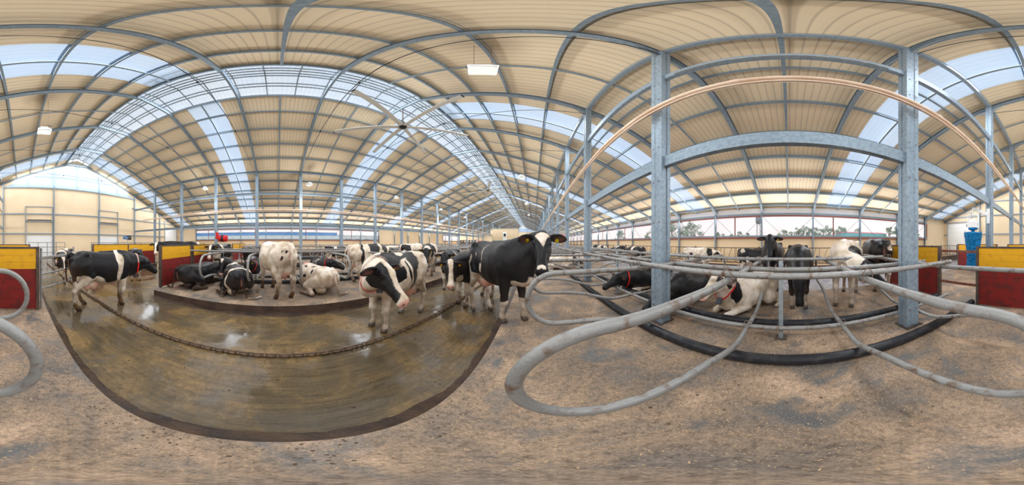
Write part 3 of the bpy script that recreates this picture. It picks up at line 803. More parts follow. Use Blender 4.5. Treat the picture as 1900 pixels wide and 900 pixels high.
s_ = empty('hanging_sign', (-9.2, 27.5, 1.35)); tag(s_, 'red shield-shaped sign over the distant herd left of the office cabin', 'sign')
MB().add([(-.5, 0, .45), (.75, 0, .45), (.75, 0, -.2), (.55, 0, -.5), (-.2, 0, -.5), (-.5, 0, -.2)] + [(-.5, .03, .45), (.75, .03, .45), (.75, .03, -.2), (.55, .03, -.5), (-.2, .03, -.5), (-.5, .03, -.2)],
         [(0, 1, 2, 3, 4, 5), (11, 10, 9, 8, 7, 6)] + [(i, i + 6, (i + 1) % 6 + 6, (i + 1) % 6) for i in range(6)]).build('board', REDS, s_)
MB().box(-.1, .6, -.01, 0, .02, .1).box(0, .55, -.01, 0, -.14, -.08).build('lettering', WSG, s_)
MB().tube([(.1, .05, -1.57), (.1, .05, .45)], .03, 6).build('pole', GALV, s_)

# ------------------------------------------------------------------ office cabin on its deck and the low milking hall
of = empty('office_cabin', (-10.2, 56, 0)); tag(of, 'raised cream office cabin with a white door at the far end of the barn', 'cabin')
MB().box(-5.2, 4.6, 0, 6, 2.2, 6.35).build('wall', CREAM, of)
MB().box(-5.3, 4.7, -.1, 6.1, 6.35, 6.5).build('roof', GALV, of)
d = MB().box(-.5, .9, -.06, 0, 2.2, 5.2).build('door', WHITE, of)
MB().box(-.2, .6, -.09, -.06, 3.6, 4.6).build('door_window', BLACKP, d)
MB().box(-5.2, 5.2, -1.6, 0, 2.05, 2.2).build('deck', GALV, of)
HANDY = mat('yellow_rail', lin(225, 180, 60), .5)
m = MB(); m.tube([(-5.2, -1.5, .9), (-3.6, -1.5, 3.2), (3.8, -1.5, 3.2), (3.8, -1.5, 2.2)], .05, 6)
for x in (-3.6, -1.2, 1.2): m.tube([(x, -1.5, 2.2), (x, -1.5, 3.2)], .04, 6)
m.build('handrail', HANDY, of)
for x in (-4.8, -1.5, 1.7, 4.4):
    for y in (-1.4, 5.6): MB().box(x - .1, x + .1, y - .1, y + .1, 0, 2.1).build('support', GALV, of)
mh = empty('milking_hall', (-20.0, 45.3, 0)); tag(mh, 'low cream building with a dark open front beyond the herd', 'building')
MB().box(-2.5, 7.4, .0, 3.2, 2.2, 3.55).box(3.6, 7.4, 0, 3.2, 0, 2.2).box(-2.5, -2.2, 0, 3.2, 0, 2.2).build('wall', CREAM, mh)
MB().box(-2.7, 7.6, -.15, 3.3, 3.5, 3.65).build('roof', GALV, mh)
MB().box(-2.2, 3.6, 1.2, 1.3, 0, 2.2).build('back_panel', DARKST, mh)
for i in range(6): MB().box(-2.1 + i * .98, -1.5 + i * .98, 1.1, 1.2, 1.5, 2.1).build('stall_panel', WHITE, mh)
# small screens by the end wall posts
dsp = empty('display_box', (-9.5, -12.6, 0)); tag(dsp, 'pair of small dark display boxes on a stand before the near end wall', 'display')
MB().box(-.5, -.02, -.08, .08, 1.75, 2.15).build('display', BLACKP, dsp); MB().box(.02, .4, -.08, .08, 1.8, 2.1).build('display', mat('blue_screen', lin(70, 120, 170), .3), dsp)
MB().tube([(0, .1, ALLEY), (0, .1, 2.0)], .03, 6).box(-.4, .4, .08, .12, 1.95, 2.0).build('stand', GALV, dsp)

# ------------------------------------------------------------------ outdoors: trees, buildings, water tower
LEAF = mat('tree_leaves', lin(150, 182, 150), .8, 0, lin(96, 138, 100), .9, (.35, .6), bump=.8, bscale=3)
BARK = mat('tree_bark', lin(96, 80, 66), .9)
def tree(x, y, h, w_, seed, lab):
    rnd = random.Random(seed); t = empty('tree', (x, y, -.5)); tag(t, lab, 'tree', 'trees outside the right wall')
    m = MB().tube([(0, 0, 0), (.1, .05, h * .5), (0, .1, h * .8)], [.16, .12, .04], 6)
    for _ in range(6):
        a = rnd.uniform(0, 6.28); m.tube([(.05, 0, h * rnd.uniform(.3, .6)), (math.cos(a) * w_ * .6, math.sin(a) * w_ * .6, h * rnd.uniform(.6, .85))], [.07, .02], 5)
    m.build('trunk', BARK, t)
    m = MB()
    for _ in range(15):
        a = rnd.uniform(0, 6.28); zz = rnd.uniform(.3, .98); rr = w_ * (1.05 - abs(zz - .55) * 1.3) * math.sqrt(rnd.random())
        c = Vector((math.cos(a) * rr, math.sin(a) * rr, h * zz)); s2 = w_ * rnd.uniform(.28, .45)
        for _ in range(70):
            d = Vector((rnd.gauss(0, 1), rnd.gauss(0, 1), rnd.gauss(0, .8))); d.normalize(); p = c + d * s2 * (rnd.random() ** .4)
            u = Vector((rnd.gauss(0, 1), rnd.gauss(0, 1), rnd.gauss(0, 1))).normalized(); v = u.orthogonal().normalized(); q = .05 * w_ + .07
            m.add([p - u * q, p + v * q * .8, p + u * q, p - v * q * .8], [(0, 1, 2, 3)])
    m.build('foliage', LEAF, t)
tl = [(1232, 7.3, 38), (1247, 7.0, 36), (1262, 7.4, 36), (1276, 6.6, 38), (1290, 6.8, 40), (1330, 5.8, 62), (1343, 5.4, 66), (1356, 5.2, 66), (1372, 6.0, 62), (1388, 5.6, 64), (1446, 6.1, 62), (1456, 6.8, 62), (1466, 6.2, 64),
      (1478, 7.6, 62), (1489, 8.2, 62), (1500, 8.2, 63), (1512, 7.8, 62), (1524, 7.6, 64), (1537, 8.2, 62), (1549, 8.4, 62), (1562, 8.6, 64), (1576, 8.2, 90), (1592, 10, 90), (1650, 8.2, 66), (1664, 8.6, 66), (1698, 6, 50), (1205, 6, 60), (1150, 7, 60)]
for i, (px, h, d) in enumerate(tl):
    az = R((px - 990) / PPD); x = d * math.sin(az) ; y = d * math.cos(az)
    tree(x, y, h, h * .26, 40 + i, 'leafy green tree outside the right windows, %s counted from the right corner' % nth(len(tl) - i if i < 26 else 30 + i))
WT = mat('tower_steel', lin(110, 120, 140), .5, .3)
t = empty('water_tower', (78, 15.0, -.5)); tag(t, 'lattice tower with a wide tank top seen through the right windows', 'tower')
m = MB()
for sx_ in (-1, 1):
    for sy_ in (-1, 1): m.tube([(sx_ * 1.0, sy_ * 1.0, 0), (sx_ * .7, sy_ * .7, 11.5)], .09, 5)
for k in range(6):
    z = k * 1.9
    for a, b in (((-1, -1), (-1, 1)), ((-1, 1), (1, 1)), ((1, 1), (1, -1)), ((1, -1), (-1, -1))):
        m.tube([(a[0] * .95, a[1] * .95, z), (b[0] * .95, b[1] * .95, z + 1.9)], .06, 4)
m.build('lattice', WT, t)
MB().lathe([(.9, 11), (1.5, 12), (1.5, 14.2), (1.2, 15.2), (.2, 15.6)], 14).build('tank', WT, t)
TEAL = mat('teal_wall', lin(90, 225, 235), .6); PINKR = mat('pink_roof', lin(235, 120, 140), .6); GREENW = mat('green_wall', lin(70, 150, 120), .6); BLUEW = mat('blue_band', lin(30, 160, 250), .5); PALEW = mat('pale_wall', lin(240, 250, 255), .6)
def shed(name, cx, cy_, rz, L, W, H, wm, rm, lab, windows=0, band=None, pitch=.8):
    s = empty(name, (cx, cy_, -.5), rz); tag(s, lab, 'building')
    MB().box(-L / 2, L / 2, -W / 2, W / 2, 0, H).build('wall', wm, s)
    v = [(-L / 2 - .2, -W / 2 - .3, H), (L / 2 + .2, -W / 2 - .3, H), (L / 2 + .2, W / 2 + .3, H), (-L / 2 - .2, W / 2 + .3, H), (-L / 2 - .2, 0, H + pitch), (L / 2 + .2, 0, H + pitch)]
    MB().add(v, [(0, 1, 5, 4), (2, 3, 4, 5), (0, 4, 3), (1, 2, 5), (0, 3, 2, 1)]).build('roof', rm, s)
    for i in range(windows):
        x = -L / 2 + (i + .5) * L / windows
        MB().box(x - L / windows * .3, x + L / windows * .3, -W / 2 - .05, -W / 2 + .02, H * .45, H * .72).build('window', DARKST, s)
    if band: MB().box(-L / 2, L / 2, -W / 2 - .04, -W / 2, H * .80, H).build('band', band, s)
shed('storage_building', 62, -29, R(90 + 180), 19, 10, 5.6, TEAL, PINKR, 'teal building with a pink-red roof outside the right windows', 7)
shed('storage_building', 62, 42, R(90 + 180), 12, 10, 4.2, GREENW, PINKR, 'green shed with a red roof outside the right windows', 3)
shed('industrial_building', -62, -6, R(90), 54, 14, 5.5, PALEW, WHITE, 'long pale building with a bright blue band outside the left windows', 0, BLUEW)
shed('industrial_building', -66, 36, R(90), 22, 14, 4.8, PALEW, WHITE, 'plain pale building outside the left windows, right of the blue-banded one', 5)

# ------------------------------------------------------------------ loose bedding, straw and manure clods
CH = mat('sawdust_chip', lin(214, 184, 142), .9); CLOD = mat('manure_clod', lin(96, 76, 56), .8, 0, lin(70, 56, 44), 9.)
rnd = random.Random(11); m = MB()
for _ in range(11000):
    if rnd.random() < .75: x = rnd.gauss(1.2, 1.2); y = rnd.gauss(0, 1.8)
    else: x = rnd.uniform(-.5, 4.8); y = rnd.uniform(-3.3, 8)
    if not -.5 < x < 4.9: continue
    if math.hypot(x, y) < .25: continue
    a = rnd.uniform(0, 6.28); l = rnd.uniform(.002, .006) * (1.8 if rnd.random() < .08 else 1); w2 = rnd.uniform(.001, .0025)
    u = Vector((math.cos(a), math.sin(a), rnd.uniform(-.2, .3))) * l; v = Vector((-math.sin(a), math.cos(a), 0)) * w2; p = Vector((x, y, .004))
    m.add([p - u - v, p + u - v, p + u + v, p - u + v, p + Vector((0, 0, .004))], [(0, 1, 4), (1, 2, 4), (2, 3, 4), (3, 0, 4)])
m.build('wood_shavings', CH, label='pale wood shavings scattered over the sandy bedding', cat='bedding', kind='stuff')
m = MB()
def clod(x, y, z, s_):
    ns = 7; vs_ = [(x, y, z + s_ * .55)]
    for rr, zz in ((.6, .42), (1., 0)):
        for k in range(ns):
            t = 6.283 * k / ns; q = s_ * rr * rnd.uniform(.7, 1.25); vs_.append((x + math.cos(t) * q, y + math.sin(t) * q, z + s_ * zz * rnd.uniform(.8, 1.1)))
    f = [(0, 1 + k, 1 + (k + 1) % ns) for k in range(ns)] + [(1 + k, 1 + ns + k, 1 + ns + (k + 1) % ns, 1 + (k + 1) % ns) for k in range(ns)]
    m.add(vs_, f, True)
for _ in range(1500):
    q = rnd.random()
    if q < .3: clod(rnd.uniform(-.53, -.3) - abs(rnd.gauss(0, .03)) * 0, rnd.gauss(0, 3.5), 0, rnd.uniform(.003, .008))
    elif q < .6: clod(rnd.uniform(.5, 4.8), rnd.uniform(-3.3, 9), 0, rnd.uniform(.003, .014))
    elif q < .75: clod(-.56 - abs(rnd.gauss(0, .05)), rnd.gauss(0, 3.5), ALLEY, rnd.uniform(.01, .03))
    elif q < .9: clod(rnd.uniform(-3.6, -.6), rnd.uniform(-8, 9), ALLEY, rnd.uniform(.005, .02))
    else: clod(rnd.uniform(-8, -3.7), rnd.uniform(-3.3, 9), 0, rnd.uniform(.006, .025))
m.build('manure_clods', CLOD, label='small dark manure clods strewn over the floor and alley', cat='manure', kind='stuff')

# trodden manure heaped along the foot of the curbs
def berm(x0, dirx, y0, y1, wdt, hgt, lab, seed):
    rn = random.Random(seed); m = MB(); vs_ = []; ny = int((y1 - y0) / .05); nx = 6
    ph = [rn.uniform(0, 6.28) for _ in range(6)]
    for j in range(ny + 1):
        y = y0 + j * .05; q = 1 + .35 * math.sin(y * 2.1 + ph[0]) + .25 * math.sin(y * 5.3 + ph[1]) + .15 * math.sin(y * 13 + ph[2])
        for i in range(nx + 1):
            f = i / nx; x = x0 + dirx * wdt * f * (.75 + .25 * q); h = hgt * q * (1 - f) ** 1.6 + (rn.uniform(-.008, .01) if 0 < i < nx else 0)
            vs_.append((x, y, ALLEY + (.003 if i < nx else -.01) + max(h, 0)))
    fs = [(j * (nx + 1) + i, j * (nx + 1) + i + 1, (j + 1) * (nx + 1) + i + 1, (j + 1) * (nx + 1) + i) for j in range(ny) for i in range(nx)]
    m.add(vs_, fs, True); m.build('manure_ridge', BERM, label=lab, cat='manure', kind='stuff')
BERM = mat('trodden_manure', lin(74, 56, 42), .35, 0, lin(50, 40, 34), 6., bump=.8, bscale=30)
berm(-.54, -1, -12, 14, .20, .06, 'dark wet manure heaped along the curb nearest the camera', 3)
berm(-3.64, 1, -3.4, 20, .14, .04, 'dark manure along the foot of the centre stall curb', 4)
# ------------------------------------------------------------------ cows: one continuous body each, grown from a smooth distance field
def _seg_d(P, a, b, ra, rb, sq=None):
    a = np.asarray(a, float); b = np.asarray(b, float)
    if sq is not None: P = P * sq; a = a * sq; b = b * sq
    ab = b - a; L2 = max(float(ab @ ab), 1e-9)
    t = np.clip(((P - a) @ ab) / L2, 0, 1)
    return np.linalg.norm(P - a - t[..., None] * ab, axis=-1) - (ra + (rb - ra) * t)

class Field:
    def __init__(s, lo, hi, h):
        s.h = h; s.lo = np.array(lo, float); n = np.ceil((np.array(hi) - s.lo) / h).astype(int) + 1
        s.ax = [s.lo[i] + h * np.arange(n[i]) for i in range(3)]; s.F = np.full(n, 9.0, np.float32)
    def sub(s, lo, hi):
        i0 = np.maximum(0, np.floor((np.array(lo) - s.lo) / s.h).astype(int)); i1 = np.minimum(s.F.shape, np.ceil((np.array(hi) - s.lo) / s.h).astype(int) + 1)
        sl = tuple(slice(a, b) for a, b in zip(i0, i1))
        X, Y, Z = np.meshgrid(s.ax[0][sl[0]], s.ax[1][sl[1]], s.ax[2][sl[2]], indexing='ij')
        return sl, np.stack([X, Y, Z], -1)
    def merge(s, sl, d, k, cut=False):
        f = s.F[sl]
        if cut:
            d = -d; hh = np.clip(k - np.abs(f - d), 0, None) / max(k, 1e-6); s.F[sl] = np.maximum(f, d) + hh * hh * k * .25
        else:
            hh = np.clip(k - np.abs(f - d), 0, None) / max(k, 1e-6); s.F[sl] = np.minimum(f, d) - hh * hh * k * .25
    def cap(s, a, b, ra, rb, k=.03, cut=False):
        r = max(ra, rb) + k + .04; lo = np.minimum(a, b) - r; hi = np.maximum(a, b) + r
        sl, P = s.sub(lo, hi)
        if P.size: s.merge(sl, _seg_d(P, a, b, ra, rb), k, cut)
    def ell(s, c, rad, k=.03, Rm=None, cut=False):
        c = np.array(c, float); rad = np.array(rad, float); r = rad.max() + k + .04
        sl, P = s.sub(c - r, c + r)
        if not P.size: return
        Q = P - c
        if Rm is not None: Q = Q @ Rm
        q = np.linalg.norm(Q / rad, axis=-1); g = np.linalg.norm(Q / rad ** 2, axis=-1) + 1e-6
        s.merge(sl, q * (q - 1) / g, k, cut)
    def mesh(s):
        F = s.F; h = s.h; S = F < 0
        c = [S[i:F.shape[0] - 1 + i, j:F.shape[1] - 1 + j, k:F.shape[2] - 1 + k] for i in (0, 1) for j in (0, 1) for k in (0, 1)]
        cnt = sum(x.astype(np.int8) for x in c); act = (cnt > 0) & (cnt < 8)
        idx = np.argwhere(act); N = len(idx); num = -np.ones(act.shape, np.int64); num[tuple(idx.T)] = np.arange(N)
        cor = np.array([(i, j, k) for i in (0, 1) for j in (0, 1) for k in (0, 1)])
        vals = np.stack([F[tuple((idx + o).T)] for o in cor], 1)
        acc = np.zeros((N, 3)); w = np.zeros(N)
        for a in range(8):
            for b in range(a + 1, 8):
                if np.abs(cor[a] - cor[b]).sum() != 1: continue
                fa, fb = vals[:, a], vals[:, b]; m_ = (fa < 0) != (fb < 0)
                t = np.where(m_, fa / np.where(m_, fa - fb, 1), 0)
                acc += m_[:, None] * (cor[a] + t[:, None] * (cor[b] - cor[a])); w += m_
        V = s.lo + (idx + acc / w[:, None]) * h
        faces = []
        for ax in range(3):
            o1, o2 = [(1, 2), (2, 0), (0, 1)][ax]
            sl0 = [slice(None)] * 3; sl1 = [slice(None)] * 3; sl0[ax] = slice(0, -1); sl1[ax] = slice(1, None)
            A_, B_ = S[tuple(sl0)], S[tuple(sl1)]
            E = np.argwhere(A_ != B_)
            E = E[(E[:, o1] > 0) & (E[:, o2] > 0) & (E[:, o1] < F.shape[o1] - 1) & (E[:, o2] < F.shape[o2] - 1)]
            ins = A_[tuple(E.T)]
            d1 = np.zeros(3, int); d1[o1] = 1; d2 = np.zeros(3, int); d2[o2] = 1
            q = np.stack([num[tuple((E - d1 - d2).T)], num[tuple((E - d2).T)], num[tuple(E.T)], num[tuple((E - d1).T)]], 1)
            q[~ins] = q[~ins][:, ::-1]; faces.append(q)
        return V, np.concatenate(faces)

TR = np.array([  # x, top, bottom, half width
    (-.90, 1.26, 1.14, .03), (-.86, 1.33, 1.02, .12), (-.78, 1.40, .93, .205), (-.66, 1.44, .86, .26), (-.52, 1.455, .78, .285), (-.36, 1.44, .70, .285), (-.15, 1.415, .64, .325),
    (.05, 1.41, .615, .36), (.25, 1.415, .62, .355), (.42, 1.43, .645, .31), (.56, 1.445, .68, .255), (.68, 1.42, .73, .215), (.78, 1.36, .80, .165), (.86, 1.25, .90, .10), (.90, 1.14, .99, .04)])
HD = np.array([  # t, centre u, half height, half width
    (-.07, -.02, .035, .05), (-.04, -.025, .075, .085), (.0, -.035, .105, .10), (.06, -.045, .13, .112), (.13, -.06, .135, .112), (.20, -.07, .125, .095), (.28, -.075, .105, .076), (.36, -.072, .088, .066),
    (.43, -.07, .082, .070), (.48, -.072, .078, .078), (.515, -.076, .066, .074), (.54, -.08, .045, .055), (.55, -.082, .02, .03)])

def sweep_d(t, s_, u, T, p=2.2):
    c = np.interp(t, T[:, 0], (T[:, 1]))
    hh = np.interp(t, T[:, 0], T[:, 2]); hw = np.interp(t, T[:, 0], T[:, 3])
    q = (np.abs((u - c) / hh) ** p + np.abs(s_ / hw) ** p) ** (1 / p)
    d = (q - 1) * np.minimum(hh, hw)
    out = np.maximum(T[0, 0] - t, t - T[-1, 0])
    return np.where(out > 0, np.maximum(d, 0) * 1 + out + .0, d)

def rotz(a): c, s_ = math.cos(a), math.sin(a); return np.array([[c, -s_, 0], [s_, c, 0], [0, 0, 1]])

HOOF = mat('hoof_horn', lin(84, 68, 54), .6, 0, lin(120, 98, 76), 20.)
EYEM = mat('cow_eye', lin(12, 12, 16), .08)
TAGY = mat('ear_tag_yellow', lin(240, 214, 30), .45); COLR = mat('collar_red', lin(226, 38, 36), .5); COLW = mat('collar_strap', lin(196, 160, 150), .6); COLB = mat('collar_box', lin(70, 72, 80), .4)
def coat_mat():
    m = bpy.data.materials.new('cow_coat'); m.use_nodes = True; n = m.node_tree.nodes; L = m.node_tree.links; b = n['Principled BSDF']
    at = n.new('ShaderNodeAttribute'); at.attribute_name = 'coat'
    se = n.new('ShaderNodeSeparateColor'); L.new(at.outputs['Color'], se.inputs[0])
    tc_ = n.new('ShaderNodeTexCoord'); nz_ = n.new('ShaderNodeTexNoise'); nz_.inputs['Scale'].default_value = 38; nz_.inputs['Detail'].default_value = 4
    L.new(tc_.outputs['Object'], nz_.inputs['Vector'])
    def math_(op, a, b_):
        q = n.new('ShaderNodeMath'); q.operation = op
        for i, v in enumerate((a, b_)):
            if isinstance(v, (int, float)): q.inputs[i].default_value = v
            else: L.new(v, q.inputs[i])
        return q.outputs[0]
    def ramp(src, p0, c0, p1, c1):
        r = n.new('ShaderNodeValToRGB'); r.color_ramp.elements[0].position = p0; r.color_ramp.elements[0].color = (*c0, 1); r.color_ramp.elements[1].position = p1; r.color_ramp.elements[1].color = (*c1, 1)
        L.new(src, r.inputs[0]); return r.outputs[0]
    def mix(f, a, c):
        x = n.new('ShaderNodeMixRGB')
        for i, v in ((0, f), (1, a), (2, c)):
            if isinstance(v, (int, float)): x.inputs[i].default_value = v
            elif isinstance(v, tuple): x.inputs[i].default_value = (*v, 1)
            else: L.new(v, x.inputs[i])
        return x.outputs[0]
    nn = math_('MULTIPLY', math_('SUBTRACT', nz_.outputs[0], .5), .05)
    f = math_('ADD', se.outputs[0], nn)
    big = n.new('ShaderNodeTexNoise'); big.inputs['Scale'].default_value = 5; big.inputs['Detail'].default_value = 5; L.new(tc_.outputs['Object'], big.inputs['Vector'])
    whi = ramp(big.outputs[0], .38, lin(232, 220, 206), .66, lin(184, 164, 138)); blk = ramp(big.outputs[0], .35, lin(10, 12, 18), .75, lin(28, 27, 30))
    c = mix(ramp(f, .485, (0, 0, 0), .515, (1, 1, 1)), whi, blk)
    c = mix(se.outputs[1], c, lin(226, 158, 142))
    dn = math_('MULTIPLY', se.outputs[2], ramp(big.outputs[0], .3, (.3,) * 3, .52, (1,) * 3))
    c = mix(dn, c, lin(92, 64, 38))
    at2 = n.new('ShaderNodeAttribute'); at2.attribute_name = 'dark'
    c = mix(at2.outputs['Fac'], c, lin(26, 22, 24))
    L.new(c, b.inputs['Base Color']); b.inputs['Roughness'].default_value = .42
    nb = n.new('ShaderNodeTexNoise'); nb.inputs['Scale'].default_value = 90; L.new(tc_.outputs['Object'], nb.inputs['Vector'])
    bp = n.new('ShaderNodeBump'); bp.inputs['Strength'].default_value = .25; bp.inputs['Distance'].default_value = .006; L.new(nb.outputs[0], bp.inputs['Height'])
    nb2 = n.new('ShaderNodeBump'); nb2.inputs['Strength'].default_value = .4; nb2.inputs['Distance'].default_value = .03; L.new(big.outputs[0], nb2.inputs['Height']); L.new(bp.outputs[0], nb2.inputs['Normal'])
    L.new(nb2.outputs[0], b.inputs['Normal'])
    return m
COAT = coat_mat()

_geo = {}
def cow_geo(pose, neck, head, feet, side, h, udder, tail, nl, hs=1.08):
    """neck = (yaw, pitch), head = (yaw, pitch) in degrees in the body frame (x forward, y to its left)"""
    key = (pose, neck, head, feet, side, h, udder, tail, nl, hs)
    if key in _geo: return _geo[key]
    lie = pose == 'lie'
    dz = -.66 if lie else 0.
    zlo = min([0] + [f[1][2] for f in feet if len(f[1]) > 2])
    F = Field((-1.25, -1.15, -.02 + zlo), (1.95, 1.15, 1.85 if not lie else 1.5), h)
    # trunk
    sl, P = F.sub((-1.0, -.55, .5 + dz), (1.0, .55, 1.6 + dz))
    T = np.stack([TR[:, 0], (TR[:, 1] + TR[:, 2]) / 2 + dz, (TR[:, 1] - TR[:, 2]) / 2, TR[:, 3]], 1)
    if lie:
        T = T.copy(); bott = np.maximum(T[:, 1] - T[:, 2], .0); top = T[:, 1] + T[:, 2] + .02; T[:, 1] = (top + bott) / 2; T[:, 2] = (top - bott) / 2; T[:, 3] *= 1.17
        P = P.copy(); P[..., 1] = P[..., 1] + side * .12 * (P[..., 2] - .3)
    d = sweep_d(P[..., 0], P[..., 1], P[..., 2], T, 2.25)
    F.merge(sl, d.astype(np.float32), .02)
    # hip bones, withers, belly
    for s_ in (-1, 1):
        F.cap((-.50, s_ * .235, 1.385 + dz), (-.56, s_ * .22, 1.37 + dz), .045, .05, .07)
        F.cap((-.84, s_ * .115, 1.27 + dz), (-.80, s_ * .12, 1.27 + dz), .05, .05, .06)
        F.ell((.45, s_ * (.20 if not lie else .24), 1.08 + dz), (.19, .09, .28), .08)
        F.ell((-.58, s_ * (.19 if not lie else .24), 1.10 + dz), (.24, .10, .25), .08)
    F.cap((.40, 0, 1.40 + dz), (-.1, 0, 1.395 + dz), .05, .03, .08)
    # head frame
    ny, np_ = R(neck[0]), R(neck[1]); nd = np.array([math.cos(np_) * math.cos(ny), math.cos(np_) * math.sin(ny), math.sin(np_)])
    N0 = np.array([.60, 0, 1.20 + dz]); poll = N0 + nd * nl + np.array([.06 * math.cos(ny / 2), .06 * math.sin(ny / 2), .0])
    hy, hp = R(head[0]), R(head[1]); hd = np.array([math.cos(hp) * math.cos(hy), math.cos(hp) * math.sin(hy), math.sin(hp)])
    up = np.array([0, 0, 1.]); up = up - hd * (up @ hd); up /= np.linalg.norm(up); sd = np.cross(up, hd)
    M = np.stack([hd, sd, up], 1)            # columns: t, s, u
    H = lambda t, s_, u: poll + hs * (M @ np.array([t, s_, u]))
    # neck as three bands: crest, middle, throat
    mid = lambda a, b, f, off=0: a + (b - a) * f + np.array([0, 0, off])
    crest0 = np.array([.46, 0, 1.30 + dz]); mid0 = np.array([.60, 0, 1.10 + dz]); thr0 = np.array([.72, 0, .92 + dz])
    c1 = H(-.02, 0, -.03); m1_ = H(.02, 0, -.08); t1 = H(.10, 0, -.13)
    bow = .03 * nd
    for a, b, r0, r1 in ((crest0, c1, .135, .095), (mid0, m1_, .20, .125), (thr0, t1, .14, .08)):
        ctrl = np.array([a[0] + .30 * math.cos(ny * .5), a[1] + .30 * math.sin(ny * .5) * .6, (a[2] + b[2]) / 2]) if abs(neck[0]) > 40 else (a + b) / 2
        pts = [(1 - q) ** 2 * a + 2 * q * (1 - q) * ctrl + q * q * b for q in np.linspace(0, 1, 6)]
        for i in range(5):
            f0, f1 = i / 5, (i + 1) / 5
            F.cap(pts[i], pts[i + 1], r0 + (r1 - r0) * f0, r0 + (r1 - r0) * f1, .07)
    neckline = None
    # brisket
    F.ell((.76, 0, .86 + dz + (.06 if lie else 0)), (.16, .12, .14), .08)
    # legs
    feet = dict(feet)
    legs = []
    if not lie:
        for s_, nm in ((1, 'fl'), (-1, 'fr')):
            ft_ = feet.get(nm, (0, 0)); dx, dy = ft_[:2]; fz = ft_[2] if len(ft_) > 2 else 0.; x = .50; y = s_ * .165
            jt = [((x - .02, y * 1.05, 1.02), .13), ((x - .01 + dx * .1, y, .80), .105), ((x + .02 + dx * .45, y + dy * .45, .47), .058), ((x + .025 + dx * .52, y + dy * .5, .41), .060), ((x + .01 + dx * .6, y + dy * .6, .36), .043), ((x + dx * .93, y + dy * .95, .15), .037), ((x + .01 + dx, y + dy, .10), .048)]
            jt = [((p[0], p[1], p[2] + fz * max(0, 1 - p[2] / 1.0)), r) for p, r in jt]
            for (a, ra), (b, rb) in zip(jt[:-1], jt[1:]): F.cap(np.array(a), np.array(b), ra, rb, .035)
            legs.append(np.array([x + dx + .03, y + dy, fz]))
        for s_, nm in ((1, 'hl'), (-1, 'hr')):
            ft_ = feet.get(nm, (0, 0)); dx, dy = ft_[:2]; fz = ft_[2] if len(ft_) > 2 else 0.; x = -.60; y = s_ * .17
            jt = [((x + .06, y, 1.12), .19), ((x + .20 + dx * .15, y * 1.12, .88), .135), ((x + .08 + dx * .4, y * 1.05 + dy * .4, .72), .10), ((x - .10 + dx * .6, y + dy * .6, .53), .056), ((x - .125 + dx * .63, y + dy * .63, .50), .055), ((x - .09 + dx * .7, y + dy * .7, .42), .050), ((x - .05 + dx * .95, y + dy * .95, .16), .040), ((x - .02 + dx, y + dy, .10), .050)]
            jt = [((p[0], p[1], p[2] + fz * max(0, 1 - p[2] / 1.0)), r) for p, r in jt]
            for (a, ra), (b, rb) in zip(jt[:-1], jt[1:]): F.cap(np.array(a), np.array(b), ra, rb, .04)
            F.cap(np.array((x - .20, y * .95, 1.1)), np.array((x - .13 + dx * .4, y + dy * .5, .62)), .075, .035, .07)
            legs.append(np.array([x + dx + .02, y + dy, fz]))
        for f in legs:
            for q in (-1, 1): F.ell(f + np.array([.025, q * .026, .035]), (.062, .029, .05), .012)
            F.cap(f + np.array([-.02, 0, .07]), f + np.array([.0, 0, .10]), .04, .045, .03)
        if udder:
            F.ell((-.36, 0, .64), (.21, .155, .15), .05); F.ell((-.52, 0, .70), (.12, .13, .16), .05)
            for ux in (-.30, -.46):
                for s_ in (-1, 1): F.ell((ux, s_ * .075, .56), (.075, .06, .07), .03); F.cap(np.array((ux, s_ * .085, .52)), np.array((ux, s_ * .09, .455)), .018, .013, .015)
    else:
        k_ = side   # haunch rolled to this side; hind legs come out on the other
        for s_ in (-1, 1):
            a = np.array((.50, s_ * .20, .40)); b = np.array((.44, s_ * .26, .16)); kn = np.array((.86, s_ * .20, .075)) if s_ == k_ else np.array((.93, s_ * .17, .08))
            hf = np.array((.60, s_ * .13, .05)) if s_ != k_ else np.array((.62, s_ * .27, .05))
            for p0, p1, r0, r1 in ((a, b, .13, .10), (b, kn, .09, .058), (kn, hf, .056, .036)): F.cap(p0, p1, r0, r1, .04)
            F.ell(hf + np.array([-.04, 0, 0]), (.06, .032, .04), .02)
        s_ = -k_
        a = np.array((-.55, s_ * .24, .42)); st = np.array((-.16, s_ * .42, .20)); hk = np.array((-.62, s_ * .50, .09)); hf = np.array((-.22, s_ * .62, .05))
        for p0, p1, r0, r1 in ((a, st, .20, .135), (st, hk, .115, .056), (hk, hf, .05, .038)): F.cap(p0, p1, r0, r1, .05)
        F.ell(hf + np.array([.05, 0, 0]), (.065, .045, .04), .02)
        s_ = k_
        a = np.array((-.55, s_ * .22, .38)); st = np.array((-.18, s_ * .30, .16)); hf = np.array((-.05, s_ * .34, .06))
        F.cap(a, st, .18, .12, .06); F.cap(st, hf, .06, .04, .04)
        if udder: F.ell((-.55, -k_ * .20, .14), (.17, .15, .12), .04)
